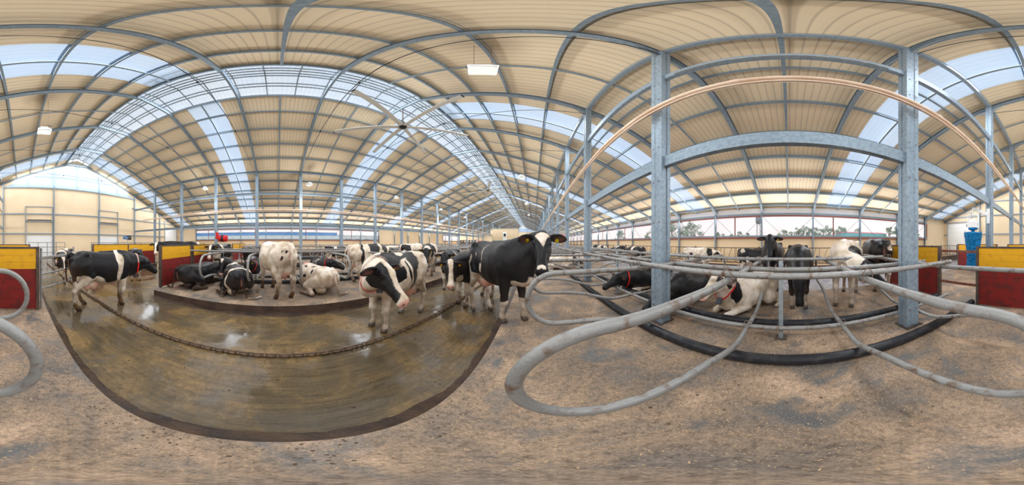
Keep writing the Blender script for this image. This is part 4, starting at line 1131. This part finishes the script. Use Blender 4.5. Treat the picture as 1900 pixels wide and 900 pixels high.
    # tail
    if tail == 'down' and not lie:
        tp = [(-.80, 0, 1.40, .04), (-.90, 0, 1.36, .034), (-.955, 0, 1.2, .026), (-.95, .0, .95, .02), (-.93, .0, .7, .018), (-.93, 0, .60, .03), (-.93, 0, .42, .014)]
    elif tail == 'side' and not lie:
        tp = [(-.80, 0, 1.40, .04), (-.93, 0, 1.37, .034), (-1.03, .05, 1.2, .026), (-1.02, .1, .98, .022), (-.95, .13, .82, .022), (-.92, .12, .7, .03), (-.93, .1, .56, .014)]
    else:
        q = side * .5
        tp = [(-.80, 0, 1.40 + dz, .04), (-.92, 0, 1.33 + dz, .034), (-.98, .03 * q, .42, .026), (-1.0, .2 * q, .06, .02), (-.95, .7 * q, .03, .02), (-.88, 1.0 * q, .035, .028)]
    for a, b in zip(tp[:-1], tp[1:]): F.cap(np.array(a[:3]), np.array(b[:3]), a[3], b[3], .02)
    # head
    r = .85; sl, P = F.sub(poll - r, poll + r); Q = (P - poll) @ M / hs
    d = sweep_d(Q[..., 0], Q[..., 1], Q[..., 2], HD, 2.15) * hs
    F.merge(sl, d.astype(np.float32), .03)
    hr = lambda *a: tuple(q * hs for q in a)
    for s_ in (-1, 1):
        F.ell(H(.105, s_ * .088, .012), hr(.045, .03, .028), .03, M)
        F.cap(H(.20, s_ * .078, -.06), H(.34, s_ * .055, -.085), .028 * hs, .02 * hs, .03)
        F.ell(H(.12, s_ * .085, -.13), hr(.10, .03, .05), .05, M)
        tl = R(14) * s_; Me = M @ np.array([[1, 0, 0], [0, math.cos(tl), math.sin(tl)], [0, -math.sin(tl), math.cos(tl)]])
        ec = H(.0, s_ * .205, -.035)
        F.ell(ec, hr(.028, .125, .078), .02, Me)
        F.cap(H(.0, s_ * .09, -.025), H(.0, s_ * .13, -.03), .036 * hs, .03 * hs, .02)
        F.ell(ec + hs * (M @ np.array([.034, s_ * .008, 0])), hr(.022, .098, .056), .012, Me, cut=True)
        F.ell(H(.535, s_ * .040, -.062), hr(.022, .014, .018), .012, M, cut=True)
        F.ell(H(.125, s_ * .114, -.012), hr(.026, .012, .018), .012, M, cut=True)
    F.ell(H(-.02, 0, .03), hr(.06, .05, .04), .04, M)
    F.cap(H(.56, 0, -.118), H(.44, .0, -.128), .006, .004, .008, cut=True)
    F.F[:, :, 0] = np.maximum(F.F[:, :, 0], .001)
    V, Fa = F.mesh()
    g = dict(V=V, F=Fa, poll=poll, M=M, feet=legs, crest=c1, thr=t1, mid0=mid0, m1=m1_, dz=dz, lie=lie, side=side, N0=N0)
    _geo[key] = g
    return g

def warp(P, sd):
    o = np.zeros_like(P)
    rs = np.random.RandomState(sd)
    for f, a in ((4.5, .05), (9, .028), (19, .014)):
        for i in range(3):
            k = rs.normal(size=3) * f; ph = rs.uniform(0, 6.28); o[:, i] += a * np.sin(P @ k + ph)
    return P + o

def make_cow(lab, x, y, z, head_deg, cat='cow', pose='stand', neck=(0, 15), head=(0, -50), feet=(), side=1, res=.02, udder=True, tail='down', nl=.54,
             base='b', blobs=(), blaze='star', white_leg=.55, dirt=.5, seed=1, scale=1.0, collar=None, tags=(1, -1), belly=True, group='dairy cows', headcol=None, muzzle=None, pinku=1., hs=1.08):
    g = cow_geo(pose, neck, head, tuple(feet), side, res, udder, tail, nl, hs)
    V, M, poll = g['V'], g['M'], g['poll']; dz = g['dz']
    W = warp(V, seed); Wz = W.copy(); Wz[:, 2] -= dz
    f = np.full(len(V), .12 if base == 'b' else -.12)
    def blob(f, c, b):
        cx, cy_, cz, rx, ry, rz = b
        q = np.linalg.norm((Wz - (cx, cy_, cz)) / (rx, ry, rz), axis=1); d = (1 - q) * min(rx, ry, rz)
        return np.maximum(f, d) if c == 'b' else np.minimum(f, -d)
    if belly and base == 'b':
        f = np.minimum(f, (Wz[:, 2] - (.74)) * 1.0)
    for b in blobs: f = blob(f, b[0], b[1:])
    if not g['lie']:
        legm = V[:, 2] < .80
        f = np.where(V[:, 2] < white_leg + .25, np.minimum(f, W[:, 2] - white_leg), f)
    else:
        f = np.where(V[:, 2] < .16, np.minimum(f, (W[:, 2] - .10 - .2 * (white_leg < .4) * -1) if white_leg > .3 else f), f)
    Q = (V - poll) @ M / hs; t, s_, u = Q[:, 0], Q[:, 1], Q[:, 2]
    inh = (t > -.06) & (t < .6) & (np.abs(s_) < .36) & (u > -.26) & (u < .12) & ((np.abs(s_) < .14) | (t < .12))
    hb = headcol or base
    hf = np.full(len(V), .12 if hb == 'b' else -.12)
    wob = W - V; sw = s_ + wob[:, 0] * .25; tw = t + wob[:, 1] * .4
    front = u > -.10
    if blaze == 'star': hf = np.where(front, np.minimum(hf, np.abs(sw) * 1.0 - np.clip(.062 - np.abs(tw - .02) * .0 - np.clip(tw - .03, 0, 1) * .40, -1, .062)), hf); hf = np.where(u < -.12, .12, hf); hf = np.where(t < .0, .12, hf)
    if blaze == 'starlip': hf = np.where(front, np.minimum(hf, np.abs(sw) - np.clip(.088 - np.clip(tw - .02, 0, 1) * .50, -1, .088)), hf); hf = np.where(t < .0, .12, hf); hf = np.where((t > .455) & (t < .50) & (u > -.06) & (np.abs(s_) < .05 - np.abs(t - .49) * .3), -.1, hf)
    if blaze == 'wide': hf = np.where(front, np.minimum(hf, np.abs(sw) - (.052 - .03 * np.exp(-((t - .22) / .1) ** 2) * .6)), hf); hf = np.minimum(hf, .42 - tw)
    if blaze == 'half': hf = np.where(front, np.minimum(hf, np.abs(sw - .03) - .062), hf); hf = np.minimum(hf, .40 - tw - np.clip(-s_, 0, 1) * -.6)
    if blaze == 'white': hf = np.full(len(V), -.12); 
    if blaze == 'eyepatch': hf = np.full(len(V), -.12); e_ = .07 - np.sqrt((t - .12) ** 2 + (u + .01) ** 2); hf = np.where(np.abs(s_) > .06, e_, hf); hf = np.where(np.abs(s_) > .13, .1, hf)
    if blaze == 'nose': hf = np.where(t > .495, np.minimum(hf, np.sqrt(s_ ** 2 + (u + .05) ** 2) - .028), hf)
    if blaze in ('wide', 'half', 'star', 'starlip'): hf = np.where(np.abs(s_) > .13, .12, hf)
    f = np.where(inh, hf, f)
    R_ = np.clip(.5 + f * 2.2, 0, 1)
    pink = np.zeros(len(V)); dark = np.zeros(len(V))
    mz = inh & (t > .485); fm = np.clip((t - .485) / .03, 0, 1)
    mc = muzzle or ('dark' if blaze in ('star', 'none', 'starlip', 'nose') else 'pink')
    if mc == 'pink': pink = np.where(mz, fm * .75, pink); R_ = np.where(mz, 0, R_)
    elif blaze != 'nose': dark = np.where(mz, fm * .55, dark)
    for sg in (-1, 1):
        nd_ = np.sqrt((t - .535) ** 2 + (s_ - sg * .04) ** 2 + (u + .062) ** 2); dark = np.maximum(dark, np.clip(1.6 - nd_ / .016, 0, 1) * .9)
        ein = inh & (np.abs(s_ * sg - .23) < .075) & (np.abs(u + .035) < .05) & (t > .0) & (t < .04); pink = np.where(ein, .22 * np.clip(1.6 - np.hypot((s_ * sg - .225) / .06, (u + .035) / .04), 0, 1), pink)
    if not g['lie'] and udder:
        ud = (V[:, 0] < -.12) & (V[:, 0] > -.66) & (np.abs(V[:, 1]) < .15) & (V[:, 2] < .72) & (V[:, 2] > .44)
        pink = np.where(ud, np.clip((.74 - V[:, 2]) / .08, 0, 1) * .8 * pinku, pink); R_ = np.where(ud, 0, R_)
        tm = ud & (V[:, 2] < .50); dark = np.where(tm, .5, dark)
    # under the tail
    uq = np.clip(1.5 - np.hypot(V[:, 1] / .035, (V[:, 2] - dz - 1.13) / .13), 0, 1)
    ut = (V[:, 0] < -.83) & (np.abs(V[:, 1]) < .055) & (V[:, 2] - dz < 1.28) & (V[:, 2] - dz > .95) & (V[:, 0] > -.93)
    pink = np.where(ut, .55 * uq, pink)
    z_ = V[:, 2]
    drt = np.clip((.62 - z_) / .4, 0, 1) * dirt if not g['lie'] else np.clip((.28 - z_) / .28, 0, 1) * dirt
    drt = np.maximum(drt, np.clip((-.45 - V[:, 0]) / .5, 0, 1) * np.clip((1.25 + dz - z_) / .5, 0, 1) * dirt * .75)
    drt = np.where(inh, drt * .1, drt)
    if not g['lie']:
        for ft in g['feet']:
            hm = (np.abs(V[:, 0] - ft[0] - .02) < .10) & (np.abs(V[:, 1] - ft[1]) < .09) & (z_ - ft[2] < .085); dark = np.where(hm, .75, dark)
    dark = np.where(inh, dark, dark)
    me = bpy.data.meshes.new('cow_body'); me.from_pydata(V.tolist(), [], g['F'].tolist()); me.materials.append(COAT)
    me.polygons.foreach_set('use_smooth', [True] * len(me.polygons))
    ca = me.attributes.new('coat', 'FLOAT_COLOR', 'POINT'); ca.data.foreach_set('color', np.stack([R_, pink, drt, np.ones(len(V))], 1).astype(np.float32).ravel())
    da = me.attributes.new('dark', 'FLOAT', 'POINT'); da.data.foreach_set('value', dark.astype(np.float32))
    me.update()
    rt = empty('cow', (x, y, z), R(head_deg)); rt.scale = (scale,) * 3
    tag(rt, lab, cat, group)
    bo = bpy.data.objects.new('body', me); col.objects.link(bo); bo.parent = rt
    H = lambda a, b, c: tuple(poll + hs * (M @ np.array([a, b, c])))
    for sg in (-1, 1):
        m_ = MB(); c = Vector(H(.125, sg * .098, -.012)); n1, n2 = 7, 10; vs_ = [tuple(c + Vector((0, 0, .024)))]
        for i in range(1, n1):
            for k in range(n2):
                a, b = math.pi * i / n1, 6.283 * k / n2; vs_.append(tuple(c + Vector((math.sin(a) * math.cos(b), math.sin(a) * math.sin(b), math.cos(a))) * .024))
        vs_.append(tuple(c - Vector((0, 0, .024)))); fs = [(0, 1 + k, 1 + (k + 1) % n2) for k in range(n2)]
        fs += [(1 + i * n2 + k, 1 + (i + 1) * n2 + k, 1 + (i + 1) * n2 + (k + 1) % n2, 1 + i * n2 + (k + 1) % n2) for i in range(n1 - 2) for k in range(n2)]
        L_ = len(vs_) - 1; fs += [(L_, L_ - n2 + (k + 1) % n2, L_ - n2 + k) for k in range(n2)]
        m_.add(vs_, fs, True); m_.build('eye', EYEM, rt)
        if sg in tags:
            Mx = Matrix([[*(M[i] * hs), poll[i]] for i in range(3)] + [[0, 0, 0, 1]])
            o_ = [(-.014, .024), (.014, .024), (.024, .0), (.024, -.034), (-.024, -.034), (-.024, .0)]
            pv = [tuple(Mx @ Vector((tt, sg * (.19 + a), -.05 + b))) for tt in (.022, .028) for a, b in o_]
            MB().add(pv, [tuple(range(6)), tuple(range(11, 5, -1))] + [(i, (i + 1) % 6, (i + 1) % 6 + 6, i + 6) for i in range(6)]).build('ear_tag', TAGY, rt, label='yellow ear tag')
    if collar:
        a = g['crest']; b = g['thr']; c = (np.array(a) + np.array(b)) / 2 * .62 + np.array(g['N0']) * .38 * 1 + np.array([0, 0, -.02]) * 0
        ax = np.array(g['m1']) - np.array(g['mid0']); ax /= np.linalg.norm(ax)
        cs = np.array(g['mid0']) * .42 + np.array(g['m1']) * .58
        side_v = np.cross(ax, [0, 0, 1.]); side_v /= np.linalg.norm(side_v) + 1e-9; up_v = np.cross(side_v, ax)
        vs2 = V - cs; dpl = vs2 @ ax; near = np.abs(dpl) < .03; pu = vs2 @ up_v; ps = vs2 @ side_v
        near &= (np.hypot(pu, ps) < .34) & ~inh
        ang = np.arctan2(pu, ps); rad_ = np.hypot(pu, ps); n_ = 28; rr = []
        for k in range(n_):
            a0 = -math.pi + 2 * math.pi * (k + .5) / n_; sel = near & (np.abs(((ang - a0 + math.pi) % (2 * math.pi)) - math.pi) < .22)
            rr.append(float(np.percentile(rad_[sel], 65)) if sel.any() else .16)
        rr = [max(sorted((rr[k - 1], rr[k], rr[(k + 1) % n_]))[1], .09) for k in range(n_)]
        ring = []
        for k in range(n_):
            a0 = -math.pi + 2 * math.pi * (k + .5) / n_; ring.append((a0, rr[k] + .010))
        mW = MB(); mR = MB(); wv = .012 if collar == 'pale' else .02
        for k in range(n_):
            a0, r0 = ring[k]; a1, r1 = ring[(k + 1) % n_]
            p = [cs + (side_v * math.cos(a_) + up_v * math.sin(a_)) * r_ + ax * w_ for a_, r_ in ((a0, r0), (a1, r1)) for w_ in (-wv, wv)]
            p2 = [cs + (side_v * math.cos(a_) + up_v * math.sin(a_)) * (r_ + .006) + ax * w_ for a_, r_ in ((a0, r0), (a1, r1)) for w_ in (-wv, wv)]
            low = math.sin((a0 + a1) / 2) < .1 if abs(a1 - a0) < 3 else True
            (mR if (low and collar == 'red') else mW).add(p + p2, [(0, 1, 3, 2), (4, 6, 7, 5), (0, 4, 5, 1), (2, 3, 7, 6), (0, 2, 6, 4), (1, 5, 7, 3)])
        if mW.v: mW.build('collar_strap', COLW if collar == 'pale' else COLR if collar == 'allred' else COLW, rt)
        if mR.v: mR.build('collar_band', COLR, rt, label='red lower band of the collar')
        bl = cs - up_v * (min(rr[len(rr) // 4 - 1], .3) + .06)
        Mx = Matrix([[ax[i], side_v[i], up_v[i], bl[i]] for i in range(3)] + [[0, 0, 0, 1]])
        MB().box(-.03, .03, -.045, .045, -.06, .06, Mx).build('collar_box', COLB, rt)
    return rt

N_ = .017   # fine mesh for the nearest cows
# --- the wet alley and crossing, left part of the picture
make_cow('black cow with one white band over its shoulders, standing side-on in the wet alley', -2.05, -3.72, ALLEY, 174, neck=(-6, -2), head=(-14, -38), feet=(('fl', (.02, .0)), ('fr', (-.12, 0)), ('hl', (.12, .05)), ('hr', (-.12, 0))), res=N_,
         blobs=(('w', .34, 0, 1.1, .075, .6, .55), ('w', -.22, 0, .62, .3, .5, .22), ('w', -.55, 0, .58, .25, .5, .38), ('w', -.78, 0, 1.40, .07, .06, .05), ('b', .5, .18, .66, .08, .2, .14)), blaze='none', white_leg=.56, dirt=1.0, seed=3, scale=1.04, collar='red', tags=(1,), pinku=.7)
make_cow('white and black cow peering round behind the banded cow at the far left', -1.85, -6.9, ALLEY, 62, neck=(22, -2), head=(30, -48), base='b', res=.022, blobs=(('w', -.1, 0, 1.3, .5, .2, .25), ('w', .7, .0, 1.1, .14, .3, .4)), blaze='wide', seed=5, tags=(-1,), muzzle='pink')
make_cow('black cow with a white rump patch standing behind the back of the banded cow', -4.95, -5.9, ALLEY, 232, neck=(0, 10), head=(0, -50), res=.022, blobs=(('w', -.8, 0, 1.0, .15, .3, .3), ('w', -.6, .0, 1.42, .12, .1, .06), ('w', .1, .3, .9, .1, .2, .3)), blaze='none', seed=6, tags=())
make_cow('black cow with white legs standing beyond the partition, left of the lying cows', -8.9, -6.6, ALLEY, 250, neck=(0, 5), head=(20, -40), res=.026, blobs=(('w', -.85, 0, .95, .14, .2, .3),), blaze='none', seed=9, tags=())
make_cow('black cow whose back and blazed face show over the red partition on the left', -7.0, -4.75, 0, 303, neck=(30, 12), head=(92, -45), res=.024, scale=1.08, blobs=(('w', -.85, 0, 1.3, .12, .2, .2),), blaze='wide', seed=10)
# --- lying and standing cows in the centre stalls
make_cow('all-black cow lying against the red board partition with its rump to the camera', -4.98, -2.70, 0, 164, pose='lie', neck=(-5, 10), head=(0, -30), side=1, res=N_, blobs=(), belly=False, white_leg=.2, blaze='none', seed=12, dirt=.7, tags=(1, -1), tail='x', scale=.98)
make_cow('black and white cow curled up with its blazed face turned to the camera', -4.85, -1.22, 0, 202, pose='lie', neck=(70, 42), head=(165, -58), side=-1, res=N_, blobs=(('w', -.62, .0, .95, .13, .5, .6), ('w', -.3, .2, .8, .3, .3, .16), ('b', -.85, .1, .9, .16, .3, .3), ('w', .45, 0, 1.3, .14, .35, .3), ('w', -.1, .2, 1.3, .1, .03, .04)), blaze='star', seed=14, dirt=.6, tail='x', muzzle='pink', white_leg=.5)
make_cow('mostly white cow standing with its rump and udder to the camera', -4.72, -.08, 0, 204, neck=(-18, -18), head=(-25, -55), base='w', res=N_, feet=(('hl', (.05, .02)), ('hr', (-.02, -.02)), ('fl', (.05, 0))), headcol='b',
         blobs=(('b', .55, .22, 1.2, .14, .12, .2), ('b', -.86, .02, 1.2, .06, .03, .05), ('b', -.80, -.14, 1.3, .06, .05, .06), ('b', -.84, .16, 1.02, .05, .05, .07), ('b', -.8, .14, 1.18, .05, .03, .03), ('b', .2, -.3, 1.25, .12, .1, .1), ('b', -.2, -.28, 1.38, .16, .08, .05), ('b', .3, -.3, .9, .1, .1, .2), ('b', .62, -.2, .9, .14, .1, .3), ('b', .55, -.14, .5, .05, .05, .12)), blaze='none', seed=15, dirt=1.1, scale=1.05, white_leg=.0, pinku=.8)
make_cow('pinkish-white speckled cow lying with its rump to the camera', -4.95, 1.22, 0, 196, pose='lie', neck=(-15, 12), head=(-30, -30), side=-1, base='w', res=N_, headcol='b', blobs=(('b', .2, .2, 1.36, .10, .07, .09), ('b', .45, .28, 1.2, .09, .1, .09), ('b', .0, .34, 1.15, .11, .1, .05), ('b', .55, .1, 1.40, .09, .08, .1), ('b', -.15, .1, 1.42, .1, .05, .1), ('b', -.35, .25, 1.3, .05, .07, .1), ('b', -.75, .0, 1.2, .05, .04, .04), ('b', .8, 0, 1.2, .1, .2, .15), ('b', .3, -.2, 1.4, .1, .05, .05)), blaze='none', seed=16, dirt=1.1, tail='x', collar='allred')
make_cow('white cow with large black saddle patches standing side-on behind the spotted cow', -5.35, 3.35, 0, 98, neck=(10, 0), head=(10, -50), base='w', res=.019, tail='side', feet=(('hr', (.1, 0)),), blobs=(('b', .12, 0, 1.25, .30, .6, .34), ('b', -.50, 0, 1.1, .08, .5, .42), ('b', .68, 0, 1.25, .2, .5, .3)), blaze='none', headcol='b', seed=18, dirt=.8)
make_cow('dirty cream cow with a black rear patch, its back showing behind the patched cow', -5.5, 6.0, 0, 95, neck=(0, 0), head=(0, -50), base='w', res=.024, blobs=(('b', .75, 0, 1.2, .2, .5, .3), ('b', -.75, 0, 1.2, .2, .5, .2)), seed=19, dirt=1.4)
make_cow('black cow with a white muzzle looking out through the centre stalls below the red brush', -7.85, -2.8, 0, -4, neck=(0, 12), head=(4, -58), res=.021, blobs=(('w', .55, 0, 1.25, .05, .6, .5), ('w', .8, 0, .8, .2, .3, .3)), blaze='wide', seed=20)
make_cow('all-black cow standing side-on beyond the centre stalls', -9.6, -1.2, ALLEY, 96, neck=(0, 0), head=(0, -50), res=.026, blobs=(), belly=False, blaze='none', seed=21, tags=())
make_cow('black cow with a red collar lying below the red brush', -7.6, -1.05, 0, 8, pose='lie', neck=(-25, 22), head=(-60, -20), side=1, res=.022, blobs=(('w', .3, 0, 1.2, .03, .4, .4),), belly=False, blaze='star', seed=22, collar='allred')
make_cow('black cow with a white swirl lying in the far centre stalls', -7.5, 2.0, 0, 2, pose='lie', neck=(20, 20), head=(60, -25), side=-1, res=.022, blobs=(('w', .35, 0, 1.3, .12, .4, .1), ('w', .5, 0, 1.1, .06, .4, .2)), blaze='none', seed=23, collar='allred', tags=())
# --- the group in the alley right of centre
make_cow('spotted cow with a big pink nose close to the camera in the wet alley', -2.5, 2.27, ALLEY, -80, neck=(58, 10), head=(84, -40), feet=(('fl', (.03, 0)), ('fr', (.0, 0)), ('hl', (-.05, .0)), ('hr', (.22, 0))), base='w', headcol='b', res=N_,
         blobs=(('b', .35, .1, 1.25, .34, .45, .33), ('b', -.05, .25, 1.1, .2, .3, .36), ('b', -.25, .1, 1.3, .2, .4, .2), ('w', .18, .3, 1.12, .05, .2, .25), ('w', .02, .32, 1.1, .04, .2, .26), ('w', .1, .28, 1.3, .2, .12, .05), ('w', .56, 0, 1.42, .1, .12, .12), ('b', .78, -.12, 1.05, .12, .1, .24), ('b', -.8, .1, .98, .05, .05, .08)), blaze='half', seed=25, dirt=.55, collar='red', tags=(1,), muzzle='pink', scale=1.05)
make_cow('cow with a long white blaze and pink nose facing the camera in the wet alley', -1.62, 4.34, ALLEY, -108, neck=(22, 6), head=(48, -52), feet=(('fl', (.05, 0)), ('fr', (-.05, 0))), base='b', res=.018, blobs=(('w', .28, 0, 1.35, .09, .5, .3), ('w', .1, 0, 1.0, .1, .5, .25), ('w', -.1, .0, .8, .3, .5, .16), ('w', .05, .2, 1.3, .08, .06, .1), ('b', .3, .25, .9, .12, .1, .1), ('w', .8, 0, .85, .1, .3, .15)), blaze='wide', seed=27, dirt=.9, muzzle='pink', white_leg=.72)
make_cow('all-black-faced cow looking over the back of the blazed cow', -3.05, 5.5, ALLEY, -70, neck=(0, 14), head=(8, -55), res=.021, blobs=(('w', .5, .2, 1.2, .05, .2, .3),), blaze='none', seed=28)
make_cow('cow with pale dirty flanks standing half hidden behind the blazed cow', -4.6, 6.2, ALLEY + .22, -60, neck=(0, 0), head=(10, -50), res=.024, base='w', headcol='b', blobs=(('b', .6, 0, 1.2, .3, .5, .4),), blaze='none', seed=29, dirt=1.0)
make_cow('big black cow with a white forehead triangle staring at the camera', -.74, 3.22, 0, -44, neck=(14, 37), head=(-50, -46), feet=(('fl', (.05, .0)), ('fr', (-.10, 0)), ('hl', (.04, .0, -.19)), ('hr', (-.14, 0, -.19))), res=.015, nl=.50,
         blobs=(('w', -.4, 0, .60, .42, .5, .20), ('w', -.72, 0, .75, .14, .5, .30), ('w', -.84, -.12, 1.2, .05, .1, .22), ('w', .05, -.3, 1.25, .012, .2, .16), ('w', .02, -.33, .95, .06, .1, .06), ('w', -.45, -.25, 1.0, .03, .1, .10), ('w', -.5, -.28, .85, .05, .1, .16), ('w', -.3, -.3, 1.15, .02, .1, .05), ('w', .72, 0, .78, .2, .12, .12), ('b', .5, -.17, .62, .09, .1, .2)), blaze='starlip', seed=31, dirt=.55, scale=1.06, hs=1.14, white_leg=.47, belly=False)
# --- right side stalls
make_cow('white cow with a black neck patch and red collar lying in the right stalls', 3.66, .92, 0, 158, pose='lie', neck=(14, 42), head=(10, -24), side=-1, base='w', res=N_, blobs=(('b', .66, .17, 1.16, .15, .2, .3), ('b', -.8, .2, .95, .05, .1, .12)), blaze='eyepatch', seed=33, dirt=.15, collar='red', muzzle='pink', tail='x', tags=())
make_cow('all-black cow lying behind the thick column beside the white cow', 3.55, 2.35, 0, 172, pose='lie', neck=(12, -4), head=(8, -35), side=1, res=.019, blobs=(('w', -.5, -.4, .7, .1, .1, .06),), belly=False, blaze='none', seed=34, dirt=.3, tail='x', tags=())
make_cow('black cow with a pale patch and red collar lying beyond the column', 3.5, 4.05, 0, 176, pose='lie', neck=(10, 0), head=(10, -25), side=1, res=.021, blobs=(('w', .05, 0, 1.3, .12, .4, .3),), belly=False, blaze='none', seed=35, collar='allred', tail='x', tags=())
make_cow('dark cow with one ear tag standing face-on behind the right stalls', 5.5, .55, 0, 181, neck=(0, 40), head=(3, -56), res=.02, blobs=(('w', -.3, 0, .7, .3, .4, .12),), belly=False, blaze='none', seed=36, tags=(1,), scale=1.05)
make_cow('black cow hanging its head low to the floor in the right stalls', 4.05, -.22, 0, 178, neck=(0, -36), head=(0, -74), res=.018, blobs=(), belly=False, blaze='nose', seed=37, feet=(('fl', (.0, -.02)), ('fr', (.0, .02))), white_leg=.30, dirt=.6, tags=(), scale=1.0)
make_cow('white and black cow standing in the right stalls with its head turned away', 3.95, -1.45, 0, 152, neck=(60, -22), head=(90, -42), base='w', res=.018, blobs=(('b', .42, .32, 1.06, .42, .3, .20), ('b', .7, .3, 1.15, .2, .3, .16), ('b', .2, -.28, 1.25, .16, .2, .45), ('b', .8, .3, .95, .2, .2, .16), ('b', .5, -.15, .45, .05, .05, .08)), headcol='b', blaze='none', seed=38, dirt=.6, scale=1.08, tags=(), white_leg=.0)
make_cow('black cow with its rounded rump up beside the thick right column', 4.75, -2.75, 0, -14, neck=(0, -20), head=(0, -60), res=.02, blobs=(('w', -.86, -.1, 1.25, .05, .1, .1), ('w', -.3, 0, .68, .2, .4, .1)), belly=False, blaze='none', seed=39, dirt=.7, tags=(), scale=1.12)
make_cow('white cow with a black head walking along the headlock fence', 7.5, 4.75, ALLEY, -88, neck=(0, 0), head=(0, -40), base='w', headcol='b', res=.026, blobs=(('b', .8, 0, 1.2, .2, .4, .3), ('b', .1, .3, 1.3, .1, .1, .1), ('b', -.2, -.3, 1.1, .1, .1, .08), ('b', -.6, -.2, 1.2, .08, .1, .06)), blaze='wide', seed=40, dirt=.5)
make_cow('black cow with a white rump patch standing along the headlock fence', 7.4, 1.5, ALLEY, -92, neck=(0, -8), head=(0, -50), res=.026, blobs=(('w', -.6, 0, 1.3, .16, .5, .12), ('w', -.3, 0, .9, .1, .5, .2), ('w', -.85, 0, .9, .1, .3, .2)), blaze='none', seed=41, tags=())
make_cow('pale lying cow with a red collar low behind the far right dividers', 3.4, 11.3, 0, 178, pose='lie', neck=(10, 10), head=(10, -25), side=1, base='w', res=.03, blobs=(('b', .6, 0, 1.2, .12, .4, .3),), blaze='none', headcol='b', seed=42, collar='allred')
make_cow('white lying cow in the near half of the right stalls beyond the staring black cow', 1.1, 9.1, 0, 4, pose='lie', neck=(0, 10), head=(0, -25), side=1, base='w', res=.03, blobs=(('b', -.5, 0, 1.2, .2, .4, .3),), blaze='none', seed=43, headcol='b')
far = [(7.0, 9.6, 92, 'black cow in the distance along the right feed fence, nearest of its line', 'b', 50), (7.1, 12.2, 88, 'patched cow second in the distant line by the right feed fence', 'b', 51), (6.6, 15.0, -90, 'white-marked cow third in the distant line by the right feed fence', 'w', 52), (7.2, 18.2, 90, 'dark cow fourth in the distant line by the right feed fence', 'b', 53),
       (-10.6, 9.0, -80, 'patched cow in the far alley left of the two blazed cows', 'w', 54), (-9.6, 12.4, 92, 'dark cow in the far alley beyond the centre stalls', 'b', 55), (-11.4, 16.0, 95, 'black and white cow in the far alley, just left of the low hall', 'w', 56), (-10.2, 20, -95, 'patched cow in front of the low cream hall', 'b', 57),
       (-9.4, 23.5, 85, 'black cow left of the distant red shield sign', 'b', 58), (-7.6, 24.5, 80, 'white-marked cow right of the distant red shield sign', 'w', 59), (-4.4, 17, 90, 'pale-backed cow in the distance behind the blazed cow', 'w', 60), (-2.6, 12.5, -85, 'white-backed cow far down the wet alley', 'w', 61), (-2.0, 19, -95, 'patched cow farthest down the wet alley', 'b', 62), (-11.0, 4.2, 88, 'dark blue-black cow beyond the centre stalls behind the lying cows', 'b', 63)]
for x, y, hd, lab, bs, sd_ in far:
    rs = random.Random(sd_); bl = []
    for _ in range(4): bl.append((('w' if bs == 'b' else 'b'), rs.uniform(-.8, .7), rs.uniform(-.2, .2), rs.uniform(.8, 1.4), rs.uniform(.1, .25), rs.uniform(.2, .5), rs.uniform(.1, .35)))
    make_cow(lab, x, y, ALLEY if not (-8.76 < x < -3.64) else 0, hd, neck=(0, 0), head=(0, -50), res=.03, base=bs, headcol='b', blobs=tuple(bl), blaze='wide', seed=sd_, dirt=.7)
